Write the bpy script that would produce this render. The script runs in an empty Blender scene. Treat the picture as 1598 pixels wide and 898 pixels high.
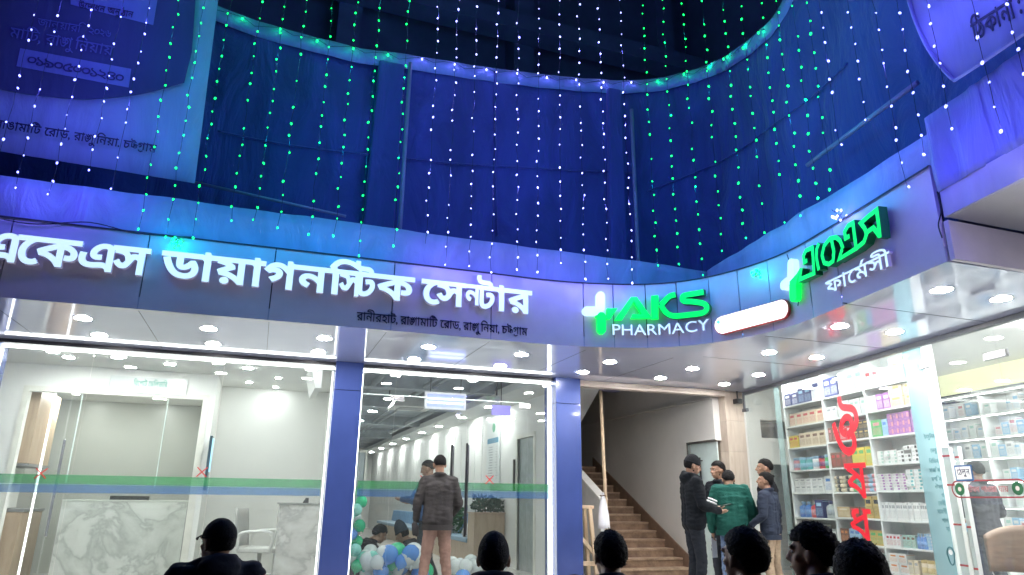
import bpy, bmesh, math, random
import numpy as np
from mathutils import Vector, Matrix, noise, Euler
R = random.Random(7)
PI = math.pi
sc = bpy.context.scene
col = sc.collection
# ------------------------------------------------------------------ camera (solved from the vanishing points)
F, CX, CY = 1076., 799., 449.
def _n(v): v = np.array(v, float); return v/np.linalg.norm(v)
_X = _n((3201, -369, -F)); _Z = _n((42, 3505, -F)); _Z = _n(_Z-_X*_Z.dot(_X)); _Y = np.cross(_Z, _X)
CM = np.array([_X, _Y, _Z]); CAM = np.array([0, 0, 1.16])
cd = bpy.data.cameras.new('camera'); cam = bpy.data.objects.new('camera', cd); col.objects.link(cam)
cd.sensor_width = 36; cd.lens = 36*F/1598; cd.clip_start = .05; cd.clip_end = 500
cam.matrix_world = Matrix.Translation(CAM.tolist()) @ Matrix(CM.tolist()).to_4x4()
sc.camera = cam
# ------------------------------------------------------------------ night sky, exposure
wd = bpy.data.worlds.new('World'); sc.world = wd; wd.use_nodes = True
nt = wd.node_tree; bg = nt.nodes['Background']
sky = nt.nodes.new('ShaderNodeTexSky'); sky.sky_type = 'NISHITA'; sky.sun_disc = False
sky.sun_elevation = math.radians(-4); sky.sun_rotation = math.radians(200)
nt.links.new(sky.outputs[0], bg.inputs[0]); bg.inputs[1].default_value = .02
vs = sc.view_settings; vs.view_transform = 'Standard'; vs.look = 'None'; vs.exposure = 1.0; vs.gamma = 1
sc.cycles.use_denoising = True
sc.cycles.max_bounces = 8; sc.cycles.transparent_max_bounces = 24; sc.cycles.glossy_bounces = 4
sc.cycles.diffuse_bounces = 4; sc.cycles.caustics_reflective = False; sc.cycles.sample_clamp_indirect = 6

def ray(px, py): return CM @ np.array([px-CX, -(py-CY), -F])
def at(px, py, ax, val):
    d = ray(px, py); i = 'xyz'.index(ax); return Vector((CAM+d*((val-CAM[i])/d[i])).tolist())
def atline(px, py, x0, y0, k):           # vertical plane x = x0 + k (y - y0)
    d = ray(px, py); t = (x0-k*y0)/(d[0]-k*d[1]); return Vector((CAM+d*t).tolist())
def proj(p):
    c = CM.T @ (np.array(p, float)-CAM); return CX+F*c[0]/-c[2], CY-F*c[1]/-c[2]

# ------------------------------------------------------------------ materials
MATS = {}
def _new(name):
    m = bpy.data.materials.new(name); m.use_nodes = True
    return m, m.node_tree, m.node_tree.nodes['Principled BSDF']
def mat(name, c, rough=.55, metal=0, var=.12, scale=6., bump=.0, bscale=40., spec=.5, coat=0, c2=None, sheen=0, trans=0):
    if name in MATS: return MATS[name]
    m, t, b = _new(name); N = t.nodes.new; L = t.links.new
    co = N('ShaderNodeTexCoord'); nz = N('ShaderNodeTexNoise'); nz.inputs['Scale'].default_value = scale
    nz.inputs['Detail'].default_value = 6; nz.inputs['Roughness'].default_value = .62
    L(co.outputs['Object'], nz.inputs['Vector'])
    rp = N('ShaderNodeValToRGB'); rp.color_ramp.elements[0].position = .3; rp.color_ramp.elements[1].position = .72
    d = c2 or tuple(x*(1-var) for x in c)
    e = c if c2 else tuple(min(1, x*(1+var*.6)) for x in c)
    rp.color_ramp.elements[0].color = (*d, 1); rp.color_ramp.elements[1].color = (*e, 1)
    L(nz.outputs['Fac'], rp.inputs[0]); L(rp.outputs[0], b.inputs['Base Color'])
    mr = N('ShaderNodeMapRange'); mr.inputs['To Min'].default_value = max(.02, rough*.8); mr.inputs['To Max'].default_value = min(1, rough*1.25)
    L(nz.outputs['Fac'], mr.inputs['Value']); L(mr.outputs[0], b.inputs['Roughness'])
    b.inputs['Metallic'].default_value = metal; b.inputs['Specular IOR Level'].default_value = spec
    b.inputs['Coat Weight'].default_value = coat; b.inputs['Coat Roughness'].default_value = .06
    b.inputs['Sheen Weight'].default_value = sheen
    if bump:
        n2 = N('ShaderNodeTexNoise'); n2.inputs['Scale'].default_value = bscale; n2.inputs['Detail'].default_value = 4
        L(co.outputs['Object'], n2.inputs['Vector'])
        bp = N('ShaderNodeBump'); bp.inputs['Strength'].default_value = bump; bp.inputs['Distance'].default_value = .02
        L(n2.outputs['Fac'], bp.inputs['Height']); L(bp.outputs[0], b.inputs['Normal'])
    MATS[name] = m; return m
def emit(name, c, s, sample=True):
    if name in MATS: return MATS[name]
    m, t, b = _new(name)
    b.inputs['Base Color'].default_value = (*[min(.8, x) for x in c], 1); b.inputs['Emission Color'].default_value = (*c, 1)
    b.inputs['Emission Strength'].default_value = s
    if not sample: m.cycles.emission_sampling = 'NONE'
    MATS[name] = m; return m
def glassmat(name, tint=(.96, .985, .98), base=.05, gain=.85, rough=0.0, haze=0, hazec=(.8, .9, .9)):
    m, t, b = _new(name); N = t.nodes.new; L = t.links.new; t.nodes.remove(b)
    tr = N('ShaderNodeBsdfTransparent'); tr.inputs[0].default_value = (*tint, 1)
    gl = N('ShaderNodeBsdfGlossy'); gl.inputs['Roughness'].default_value = rough
    lw = N('ShaderNodeLayerWeight'); lw.inputs[0].default_value = .5
    pw = N('ShaderNodeMath'); pw.operation = 'POWER'; pw.inputs[1].default_value = 4; L(lw.outputs['Facing'], pw.inputs[0])
    ma = N('ShaderNodeMath'); ma.operation = 'MULTIPLY_ADD'; ma.inputs[1].default_value = gain; ma.inputs[2].default_value = base
    L(pw.outputs[0], ma.inputs[0])
    src = tr.outputs[0]
    if haze:
        df = N('ShaderNodeBsdfDiffuse'); df.inputs[0].default_value = (*hazec, 1)
        tl = N('ShaderNodeBsdfTranslucent'); tl.inputs[0].default_value = (*hazec, 1)
        a = N('ShaderNodeMixShader'); a.inputs[0].default_value = .6; L(df.outputs[0], a.inputs[1]); L(tl.outputs[0], a.inputs[2])
        h = N('ShaderNodeMixShader'); h.inputs[0].default_value = haze; L(tr.outputs[0], h.inputs[1]); L(a.outputs[0], h.inputs[2]); src = h.outputs[0]
    mx = N('ShaderNodeMixShader'); L(ma.outputs[0], mx.inputs[0]); L(src, mx.inputs[1]); L(gl.outputs[0], mx.inputs[2])
    L(mx.outputs[0], t.nodes['Material Output'].inputs[0]); MATS[name] = m; return m
def marble():
    if 'marble' in MATS: return MATS['marble']
    m, t, b = _new('marble'); N = t.nodes.new; L = t.links.new
    co = N('ShaderNodeTexCoord'); mp = N('ShaderNodeMapping'); mp.inputs['Rotation'].default_value = (.3, .9, .4); mp.inputs['Scale'].default_value = (.9, 1.6, 1.0)
    L(co.outputs['Object'], mp.inputs[0])
    nz = N('ShaderNodeTexNoise'); nz.inputs['Scale'].default_value = 1.5; nz.inputs['Detail'].default_value = 9; nz.inputs['Roughness'].default_value = .6; nz.inputs['Distortion'].default_value = .35
    L(mp.outputs[0], nz.inputs['Vector'])
    rp = N('ShaderNodeValToRGB'); e = rp.color_ramp.elements; e[0].position = .40; e[0].color = (.80, .79, .76, 1); e[1].position = .62; e[1].color = (.78, .78, .75, 1)
    for p, c in ((.47, (.74, .73, .70)), (.50, (.52, .51, .49)), (.535, (.66, .65, .62))):
        q = e.new(p); q.color = (*c, 1)
    L(nz.outputs['Fac'], rp.inputs[0]); L(rp.outputs[0], b.inputs['Base Color']); b.inputs['Roughness'].default_value = .18
    MATS['marble'] = m; return m
def wood(name, c1, c2, sc_=(2, 2, 14), rough=.45):
    if name in MATS: return MATS[name]
    m, t, b = _new(name); N = t.nodes.new; L = t.links.new
    co = N('ShaderNodeTexCoord'); mp = N('ShaderNodeMapping'); mp.inputs['Scale'].default_value = sc_; L(co.outputs['Object'], mp.inputs[0])
    nz = N('ShaderNodeTexNoise'); nz.inputs['Scale'].default_value = 2.2; nz.inputs['Detail'].default_value = 8; nz.inputs['Distortion'].default_value = .5; L(mp.outputs[0], nz.inputs['Vector'])
    rp = N('ShaderNodeValToRGB'); e = rp.color_ramp.elements; e[0].position = .3; e[0].color = (*c1, 1); e[1].position = .7; e[1].color = (*c2, 1)
    L(nz.outputs['Fac'], rp.inputs[0]); L(rp.outputs[0], b.inputs['Base Color']); b.inputs['Roughness'].default_value = rough
    MATS[name] = m; return m
def cloth(name, c, fold=.5, fs=(1.2, 1.2, .35), var=.15, rough=.75, trans=.0):
    if name in MATS: return MATS[name]
    m, t, b = _new(name); N = t.nodes.new; L = t.links.new
    co = N('ShaderNodeTexCoord'); mp = N('ShaderNodeMapping'); mp.inputs['Scale'].default_value = fs; L(co.outputs['Object'], mp.inputs[0])
    nz = N('ShaderNodeTexNoise'); nz.inputs['Scale'].default_value = 2.6; nz.inputs['Detail'].default_value = 5; nz.inputs['Distortion'].default_value = .8; L(mp.outputs[0], nz.inputs['Vector'])
    rp = N('ShaderNodeValToRGB'); e = rp.color_ramp.elements; e[0].position = .3; e[1].position = .75
    e[0].color = (*[x*(1-var) for x in c], 1); e[1].color = (*[min(1, x*(1+var)) for x in c], 1)
    L(nz.outputs['Fac'], rp.inputs[0]); L(rp.outputs[0], b.inputs['Base Color']); b.inputs['Roughness'].default_value = rough; b.inputs['Sheen Weight'].default_value = .3
    wv = N('ShaderNodeTexNoise'); wv.inputs['Scale'].default_value = 300; L(co.outputs['Object'], wv.inputs['Vector'])
    ad = N('ShaderNodeMath'); ad.operation = 'MULTIPLY_ADD'; ad.inputs[1].default_value = .02; L(wv.outputs['Fac'], ad.inputs[0]); L(nz.outputs['Fac'], ad.inputs[2])
    bp = N('ShaderNodeBump'); bp.inputs['Strength'].default_value = fold; bp.inputs['Distance'].default_value = .12; L(ad.outputs[0], bp.inputs['Height']); L(bp.outputs[0], b.inputs['Normal'])
    MATS[name] = m; return m
def printed(name, a, bcol, scale=30):
    """packaging print: two inks in small irregular patches"""
    if name in MATS: return MATS[name]
    m, t, b = _new(name); N = t.nodes.new; L = t.links.new
    co = N('ShaderNodeTexCoord'); vo = N('ShaderNodeTexVoronoi'); vo.inputs['Scale'].default_value = scale; vo.distance = 'CHEBYCHEV'; L(co.outputs['Object'], vo.inputs['Vector'])
    rp = N('ShaderNodeValToRGB'); rp.color_ramp.interpolation = 'CONSTANT'; e = rp.color_ramp.elements; e[0].color = (*[x*.55+y*.45 for x, y in zip(a, bcol)], 1); e[1].position = .36; e[1].color = (*[x*.82+y*.18 for x, y in zip(a, bcol)], 1)
    L(vo.outputs['Distance'], rp.inputs[0]); L(rp.outputs[0], b.inputs['Base Color']); b.inputs['Roughness'].default_value = .35
    MATS[name] = m; return m

# ------------------------------------------------------------------ mesh builder
class MB:
    def __init__(s): s.v = []; s.f = []; s.m = []
    def add(s, vs, fs, m=0):
        o = len(s.v); s.v += [tuple(v) for v in vs]; s.f += [tuple(i+o for i in f) for f in fs]; s.m += [m]*len(fs); return s
    def box(s, a, b, m=0):
        x0, x1 = sorted((a[0], b[0])); y0, y1 = sorted((a[1], b[1])); z0, z1 = sorted((a[2], b[2]))
        return s.add([(x0,y0,z0),(x1,y0,z0),(x1,y1,z0),(x0,y1,z0),(x0,y0,z1),(x1,y0,z1),(x1,y1,z1),(x0,y1,z1)],
                     [(0,3,2,1),(4,5,6,7),(0,1,5,4),(1,2,6,5),(2,3,7,6),(3,0,4,7)], m)
    def hexa(s, low, up, m=0):               # 4 lower, 4 upper corners
        return s.add(list(low)+list(up), [(0,3,2,1),(4,5,6,7),(0,1,5,4),(1,2,6,5),(2,3,7,6),(3,0,4,7)], m)
    def bar(s, p, q, w, h, m=0, up=(0,0,1)):
        p, q = Vector(p), Vector(q); d = (q-p).normalized(); u = Vector(up)
        if abs(d.dot(u)) > .95: u = Vector((0,1,0))
        a = d.cross(u).normalized()*w/2; c = a.cross(d).normalized()*h/2
        return s.hexa([p-a-c, p+a-c, p+a+c, p-a+c], [q-a-c, q+a-c, q+a+c, q-a+c], m)
    def tube(s, pts, r, n=8, m=0, cap=True):
        pts = [Vector(p) for p in pts]; k = len(pts); rs = r if isinstance(r, (list, tuple)) else [r]*k
        vs = []; prev = None
        for i, p in enumerate(pts):
            d = (pts[min(i+1, k-1)]-pts[max(i-1, 0)]).normalized()
            a = d.cross(Vector((0,0,1)) if abs(d.z) < .9 else Vector((0,1,0))).normalized()
            if prev is not None: a = (prev-d*prev.dot(d)).normalized()
            prev = a; c = d.cross(a)
            vs += [p+(a*math.cos(2*PI*j/n)+c*math.sin(2*PI*j/n))*rs[i] for j in range(n)]
        fs = [(i*n+j, i*n+(j+1) % n, (i+1)*n+(j+1) % n, (i+1)*n+j) for i in range(k-1) for j in range(n)]
        if cap: fs += [tuple(range(n))[::-1], tuple(range((k-1)*n, k*n))]
        return s.add(vs, fs, m)
    def lathe(s, prof, c=(0,0,0), n=16, m=0):
        vs = [(c[0]+r*math.cos(2*PI*j/n), c[1]+r*math.sin(2*PI*j/n), c[2]+z) for r, z in prof for j in range(n)]
        k = len(prof); fs = [(i*n+j, i*n+(j+1) % n, (i+1)*n+(j+1) % n, (i+1)*n+j) for i in range(k-1) for j in range(n)]
        fs += [tuple(range(n))[::-1], tuple(range((k-1)*n, k*n))]
        return s.add(vs, fs, m)
    def ball(s, c, r, n=12, k=8, m=0, M=None):
        r = r if isinstance(r, (list, tuple)) else (r, r, r); vs = []
        for i in range(1, k):
            t = PI*i/k
            for j in range(n): vs.append(Vector((r[0]*math.sin(t)*math.cos(2*PI*j/n), r[1]*math.sin(t)*math.sin(2*PI*j/n), r[2]*math.cos(t))))
        vs += [Vector((0,0,r[2])), Vector((0,0,-r[2]))]
        if M: vs = [M @ v for v in vs]
        vs = [v+Vector(c) for v in vs]
        fs = [(i*n+j, (i+1)*n+j, (i+1)*n+(j+1) % n, i*n+(j+1) % n) for i in range(k-2) for j in range(n)]
        T = len(vs)-2; fs += [(T, j, (j+1) % n) for j in range(n)] + [(T+1, (k-2)*n+(j+1) % n, (k-2)*n+j) for j in range(n)]
        return s.add(vs, fs, m)
    def cap(s, p, q, r0, r1, n=12, m=0):      # tapered capsule
        p, q = Vector(p), Vector(q); d = q-p; L = d.length
        if L < 1e-5: return s.ball(p, r0, n, 8, m)
        d.normalize(); pts = []; rs = []
        for i in range(1, 5): a = PI/2*i/4; pts.append(p-d*r0*math.cos(a)); rs.append(r0*math.sin(a))
        for i in range(0, 4): a = PI/2*i/4; pts.append(q+d*r1*math.sin(a)); rs.append(r1*math.cos(a))
        return s.tube(pts, rs, n, m)
    def prism(s, poly, fn, t0, t1, m=0):       # polygon in (a,b); fn(a,b,t) -> point
        n = len(poly); vs = [fn(a, b, t0) for a, b in poly]+[fn(a, b, t1) for a, b in poly]
        return s.add(vs, [tuple(range(n))[::-1], tuple(range(n, 2*n))]+[(i, (i+1) % n, n+(i+1) % n, n+i) for i in range(n)], m)
    def sheet(s, rows, t=None, m=0):           # grid of points; t = thickness vector
        k, n = len(rows), len(rows[0]); vs = [Vector(p) for r in rows for p in r]
        fs = [(i*n+j, i*n+j+1, (i+1)*n+j+1, (i+1)*n+j) for i in range(k-1) for j in range(n-1)]
        if t is None: return s.add(vs, fs, m)
        t = Vector(t); o = len(vs); vs += [v+t for v in vs]; fs += [tuple(i+o for i in f)[::-1] for f in fs]
        rim = list(range(n))+[i*n+n-1 for i in range(1, k)]+[(k-1)*n+j for j in range(n-2, -1, -1)]+[i*n for i in range(k-2, 0, -1)]
        fs += [(rim[(i+1) % len(rim)], rim[i], rim[i]+o, rim[(i+1) % len(rim)]+o) for i in range(len(rim))]
        return s.add(vs, fs, m)

def mesh_of(name, mb, mats, smooth=False):
    me = bpy.data.meshes.new(name); me.from_pydata([tuple(v) for v in mb.v], [], mb.f)
    for x in (mats if isinstance(mats, (list, tuple)) else [mats]): me.materials.append(x)
    me.polygons.foreach_set('material_index', mb.m)
    bm = bmesh.new(); bm.from_mesh(me); bmesh.ops.recalc_face_normals(bm, faces=bm.faces); bm.to_mesh(me); bm.free()
    if smooth: me.polygons.foreach_set('use_smooth', [True]*len(me.polygons))
    me.update(); return me
WM = {}
def mw(o): return WM.get(o.name, Matrix.Identity(4))
def link(name, me, parent=None, world=True, bevel=0):
    o = bpy.data.objects.new(name, me); col.objects.link(o)
    if parent:
        o.parent = parent
        if world: o.matrix_parent_inverse = mw(parent).inverted()
        WM[o.name] = Matrix.Identity(4) if world else mw(parent)
    if bevel:
        b = o.modifiers.new('bevel', 'BEVEL'); b.width = bevel; b.segments = 2; b.limit_method = 'ANGLE'
    return o
def obj(name, mb, mats, parent=None, smooth=False, world=True, bevel=0):
    return link(name, mesh_of(name, mb, mats, smooth), parent, world, bevel)
def tag(o, label, cat, group=None, kind=None):
    if label: o['label'] = label
    if cat: o['category'] = cat
    if group: o['group'] = group
    if kind: o['kind'] = kind
    return o
def thing(name, label, cat, loc=(0,0,0), rz=0, group=None):
    o = bpy.data.objects.new(name, None); col.objects.link(o); o.location = loc; o.rotation_euler = (0,0,rz); o.empty_display_size = .1
    WM[o.name] = Matrix.Translation(loc) @ Matrix.Rotation(rz, 4, 'Z')
    return tag(o, label, cat, group)
def struct(name, mb, m, smooth=False): return tag(obj(name, mb, m, None, smooth), None, None, None, 'structure')
def dup(root, loc, rz, label, group=None):
    c = root.copy(); col.objects.link(c); c.location = loc; c.rotation_euler = (0,0,rz); c['label'] = label
    if group: c['group'] = group
    for ch in list(root.children):
        d = ch.copy(); col.objects.link(d); d.parent = c
        for g in list(ch.children):
            e = g.copy(); col.objects.link(e); e.parent = d
    return c
ORD = 'first second third fourth fifth sixth seventh eighth ninth tenth eleventh twelfth thirteenth fourteenth fifteenth sixteenth seventeenth eighteenth'.split()

# ------------------------------------------------------------------ palette
WHITE = mat('white_paint', (.74, .74, .71), .6, var=.04, scale=1.5)
LILAC = mat('lilac_panel', (.74, .68, .76), .36, metal=.0, var=.09, scale=2.5, spec=.5)
DARK = mat('dark_frame', (.03, .03, .04), .4)
BLUE = mat('blue_panel', (.042, .07, .24), .24, metal=.1, var=.12, scale=1.2, coat=.3)
CHROME = mat('brushed_steel', (.62, .62, .62), .22, metal=1, var=.05)
BLACK = mat('black_plastic', (.012, .012, .014), .35)
SOFFIT = mat('gloss_panel', (.64, .66, .86), .07, metal=.22, var=.05, scale=1.2, spec=.9, coat=.5)
GLASS = glassmat('clear_glass', haze=.035, hazec=(.75, .8, .8))
LED = emit('led_white', (1, 1, .96), 4)
LAMP = emit('lamp_white', (1, .97, .93), 160)
LAMPI = emit('lamp_inside', (.97, 1, .98), 155)
SZ = 2.865                                   # soffit height
GY = 9.3                                     # glass line of the left shopfront

# ------------------------------------------------------------------ ground and floors
g = MB(); g.box((-60, -60, -.4), (60, 4.6, -.2)); struct('ground', g, mat('concrete_ground', (.10, .10, .11), .8, var=.3, scale=2, bump=.3))
g = MB(); g.box((-20, 4.6, -.4), (30, 60, -.02)); struct('terrain', g, mat('concrete_ground', (.1, .1, .11)))
TILE = mat('floor_tile', (.62, .60, .56), .16, var=.06, scale=1.2)
g = MB(); g.box((-8, 4.6, -.02), (6.98, 9.25, 0)); g.box((6.98, 4.6, -.02), (12.5, 9.25, -.002)); struct('forecourt_floor', g, TILE)
g = MB(); g.box((-8, 9.25, -.02), (6.85, 30.5, .002)); struct('interior_floor', g, TILE)
g = MB(); g.box((6.85, 9.25, -.02), (12.5, 30.5, .001)); g.box((7.6, 3, .003), (14, 9.25, .006)); struct('pharmacy_floor', g, TILE)

# ------------------------------------------------------------------ fascia path (plan) and surface
PATH0 = [(-7.0, 7.25), (-2.4, 7.25), (.6, 7.2), (2.2, 7.19), (2.85, 7.19), (3.43, 7.13), (4.10, 6.92), (4.52, 6.58), (4.76, 6.15), (4.88, 5.7), (4.90, 5.3), (4.84, 4.85), (4.594, 3.446)]
def catmull(P, n=8, closed=False):
    P = [Vector(p) for p in P]; out = []; k = len(P)
    for i in range(k-1 if not closed else k):
        a, b, c, d = [P[(i+j) % k] if closed else P[max(0, min(k-1, i+j))] for j in (-1, 0, 1, 2)]
        for q in range(n):
            t = q/n; out.append(.5*((2*b)+(c-a)*t+(2*a-5*b+4*c-d)*t*t+(3*b-a-3*c+d)*t**3))
    if not closed: out.append(P[-1])
    return out
class Surf:                                   # vertical surface over a plan path; off > 0 is toward the viewer
    def __init__(s, pts, n=8):
        s.p = catmull([(*p, 0) for p in pts], n); s.p = [Vector((q.x, q.y)) for q in s.p]
        s.u = [0]
        for a, b in zip(s.p, s.p[1:]): s.u.append(s.u[-1]+(b-a).length)
    def __call__(s, u, z, off=0):
        k = 0
        while k < len(s.p)-2 and s.u[k+1] < u: k += 1
        a, b = s.p[k], s.p[k+1]; d = (b-a).normalized(); q = a+d*(u-s.u[k]); n = Vector((d.y, -d.x)); q = q+n*off
        return Vector((q.x, q.y, z))
    def uz(s, px, py):
        d = ray(px, py); D = Vector((d[0], d[1])); best = None
        for k in range(len(s.p)-1):
            a, b = s.p[k], s.p[k+1]; e = b-a; den = D.x*e.y-D.y*e.x
            if abs(den) < 1e-9: continue
            t = (a.x*e.y-a.y*e.x)/den; w = (a.x*D.y-a.y*D.x)/den
            lo = -1e9 if k == 0 else -1e-6; hi = 1e9 if k == len(s.p)-2 else 1+1e-6
            if t > 0 and lo <= w <= hi and (best is None or t < best[0]): best = (t, s.u[k]+w*e.length)
        t, u = best; return u, CAM[2]+d[2]*t
FS = Surf(PATH0)
UEND = FS.u[-1]; FT = 3.64                    # fascia top

# canopy: fascia panels with open joints, glossy soffit
canopy = thing('canopy', 'curved lilac fascia and glossy soffit above the shopfronts', 'canopy', (0, 7.2, SZ))
joint_px = [(-330, 330), (8, 400), (232, 380), (425, 440), (612, 480), (767, 470), (911, 500), (958, 500), (1009, 500), (1058, 500), (1109, 490), (1155, 480), (1202, 460), (1262, 430), (1306, 410)]
us = [0]+[FS.uz(x, y)[0] for x, y in joint_px]+[UEND]
us = sorted(u for u in us if 0 <= u <= UEND)
for a, b in zip(us, us[1:]):
    if b-a < .05: continue
    g = MB(); n = max(2, int((b-a)/.12)); us_ = [a+.006+(b-a-.012)*i/n for i in range(n+1)]
    rows = [[FS(u, z) for u in us_] for z in (SZ+.002, FT)]
    back = [[FS(u, z, -.03) for u in us_] for z in (SZ+.002, FT)]
    g.sheet(rows); g.sheet([r[::-1] for r in back]); 
    for r in (0, 1): g.sheet([rows[r], back[r]])
    for e in (0, -1): g.sheet([[rows[0][e], rows[1][e]], [back[0][e], back[1][e]]])
    obj('fascia_panel', g, LILAC, canopy)
g = MB(); us_ = [UEND*i/120 for i in range(121)]
g.sheet([[FS(u, z, -.045) for u in us_] for z in (SZ+.01, FT-.01)]); g.sheet([[FS(u, FT+.006, o) for u in us_] for o in (.012, -.35)])
g.sheet([[FS(u, z, .012) for u in us_] for z in (FT-.012, FT+.006)])
obj('fascia_backing', g, mat('joint_dark', (.05, .05, .07), .6), canopy)  # dark backing colour seen in the panel joints
# soffit: strip between fascia foot and the shop lines
pl = [FS(u, SZ, -.002) for u in us_]; g = MB()
poly = [(p.x, p.y) for p in pl]+[(6.45, 3.40), (7.35, 9.38), (7.35, 9.6), (-7, 9.6)]
g.prism(poly, lambda a, b, t: Vector((a, b, t)), SZ, SZ+.12); obj('soffit', g, SOFFIT, canopy)
# seams of the soffit panels
for x in (-2.55, -1.27, -.07, 1.13, 2.3, 3.5, 4.7):
    g = MB(); g.box((x-.003, 7.3, SZ-.002), (x+.003, 9.2, SZ+.01)); obj('panel_seam', g, mat('joint_dark', (.05, .05, .07)), canopy)
for x0, x1, y in ((5.0, 7.0, 7.1), (4.95, 6.8, 5.9), (4.75, 6.55, 4.6)):
    g = MB(); g.box((x0, y, SZ-.002), (x1, y+.007, SZ+.01)); obj('panel_seam', g, mat('joint_dark', (.05, .05, .07)), canopy)
# return face and raised slab beyond the corner
e0 = Vector((4.594, 3.446))
canopy2 = thing('side_canopy', 'pale soffit slab and short return face right of the fascia corner', 'canopy', (5.2, 3.3, 3.0))
g = MB(); g.box((4.594, 3.38, SZ), (8.5, 3.42, 3.17)); obj('return_panel', g, LILAC, canopy2)
g = MB(); g.hexa([(4.60, 3.38, 3.19), (8.5, 3.38, 3.19), (8.5, .6, 3.19), (4.16, .6, 3.19)], [(4.60, 3.38, 3.3), (8.5, 3.38, 3.3), (8.5, .6, 3.3), (4.16, .6, 3.3)])
obj('slab', g, mat('pale_soffit', (.62, .6, .62), .5, var=.05), canopy2)
g = MB(); g.hexa([(6.46, 3.40, SZ), (8.5, 3.40, SZ), (8.6, 4.2, SZ), (6.5, 4.2, SZ)], [(6.46, 3.40, SZ+.1), (8.5, 3.40, SZ+.1), (8.6, 4.2, SZ+.1), (6.5, 4.2, SZ+.1)]); obj('soffit', g, SOFFIT, canopy2)

# ------------------------------------------------------------------ recessed downlights
def downlight(p, label, group, r=.082, m=LAMP):
    t = thing('downlight', label, 'ceiling light', p, 0, group)
    g = MB(); g.lathe([(r*.93, .0), (r*1.16, -.001), (r*1.16, .0), (r*1.1, .02), (r*.93, .02)], n=28); obj('bezel', g, mat('white_bezel', (.85, .85, .85), .3), t, True, False)
    g = MB(); g.lathe([(r*.93, -.006), (r*.93, .012)], n=28); obj('diffuser', g, m, t, False, False)
    return t
xs = [-1.85, -.67, .53, 1.72, 2.885, 4.10, 5.335]
d0 = None; where = ['outer left window', 'left window centre', 'right end of the left window', 'left leaf of the lobby doors', 'right end of the lobby doors', 'second blue pillar', 'staircase opening']
for i, x in enumerate(xs):
    for y, w in ((7.84, 'outer'), (8.65, 'inner')):
        lb = 'round white downlight, %s row of the soffit, over the %s' % (w, where[i])
        d0 = downlight((x, y, SZ-.004), lb, 'downlights in the canopy soffit') if d0 is None else d0 and dup(d0, (x, y, SZ-.004), 0, lb)
for i, (x, y, w) in enumerate([(6.5, 8.75, 'in front of the tiled column'), (5.56, 6.58, 'nearest the white pill sign, outer row'), (6.44, 7.88, 'beside the pharmacy glass near the tiled column'), (6.287, 6.61, 'over the far shelves, inner row'),
        (5.348, 5.26, 'under the white pharmacy lettering, outer row'), (6.05, 5.245, 'over the red window lettering, inner row'), (5.172, 3.97, 'at the fascia corner, outer row'), (5.87, 3.98, 'nearest the pharmacy door, inner row')]):
    dup(d0, (x, y, SZ-.004), 0, 'round white downlight '+w, 'downlights in the canopy soffit')

# ------------------------------------------------------------------ shopfront pillars, windows
def pillar(x0, x1, label, y0=9.18, y1=9.62):
    t = thing('pillar', label, 'pillar', ((x0+x1)/2, (y0+y1)/2, 0), 0, 'blue clad pillars')
    g = MB(); g.box((x0, y0, 0), (x1, y1, 2.49)); g.box((x0, y0, 2.496), (x1, y1, SZ)); obj('cladding', g, BLUE, t, bevel=.004)
    g = MB(); g.box((x0-.004, y0-.004, 0), (x1+.004, y1+.004, .08)); obj('plinth', g, mat('dark_granite', (.05, .05, .06), .3), t)
pillar(-3.42, -2.965, 'blue clad pillar at the far left edge of the left window')
pillar(.80, 1.155, 'blue clad pillar between the left window and the lobby doors')
pillar(3.915, 4.305, 'blue clad pillar between the lobby doors and the staircase')
def shopfront(name, label, x0, x1, panes, lw=.018, lft=True, rgt=True):
    t = thing(name, label, 'window', ((x0+x1)/2, GY, 0))
    g = MB(); g.box((x0, GY-.03, 0), (x1, GY+.03, .03)); obj('bottom_rail', g, DARK, t); g = MB(); g.box((x0, GY-.03, SZ-.045), (x1, GY+.03, SZ-.002)); obj('top_rail', g, DARK, t)
    g = MB(); g.box((x0+.01, GY+.02, SZ-.09), (x1-.01, GY+.05, SZ-.055)); obj('led_strip', g, LED, t)
    for on, x in ((lft, x0+.01), (rgt, x1-.01-lw)):
        if on: g = MB(); g.box((x, GY+.02, .03), (x+lw, GY+.05, SZ-.12)); obj('led_strip', g, emit('led_side', (1, 1, .96), 1.6), t)
    for a, b in zip(panes, panes[1:]):
        g = MB(); g.box((a+.004, GY-.006, .03), (b-.004, GY+.006, SZ-.046)); obj('pane', g, GLASS, t)
    for nm, z0, z1, c in (('green_stripe', 1.264, 1.365, (.10, .5, .16)), ('blue_stripe', 1.171, 1.262, (.12, .26, .6))):
        g = MB(); g.box((x0+.05, GY-.0105, z0), (x1-.05, GY-.0085, z1)); obj(nm, g, glassmat(nm+'_film', (.8, .88, .9), .02, .3, .1, .29, c), t)
    return t
def redcross(par, px, py, s=.055):
    p = at(px, py, 'y', GY-.012); g = MB()
    g.bar((p.x-s, p.y, p.z-s), (p.x+s, p.y, p.z+s), .012, .002, up=(0, 1, 0)); g.bar((p.x-s, p.y-.002, p.z+s), (p.x+s, p.y-.002, p.z-s), .012, .002, up=(0, 1, 0))
    obj('cross_sticker', g, mat('red_tape', (.6, .03, .03), .4), par)
w1 = shopfront('shop_window', 'wide glass window of the reception room with white light strips', -2.96, .80, [-2.96, -2.0, -.55, .80])
redcross(w1, 64, 739); redcross(w1, 315, 737)
w2 = shopfront('lobby_entrance', 'glass lobby front with double doors and bright light strip', 1.155, 3.915, [1.155, 1.62, 2.63, 3.52, 3.915], lw=.055, lft=False)
redcross(w2, 662, 749); redcross(w2, 764, 749)
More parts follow.
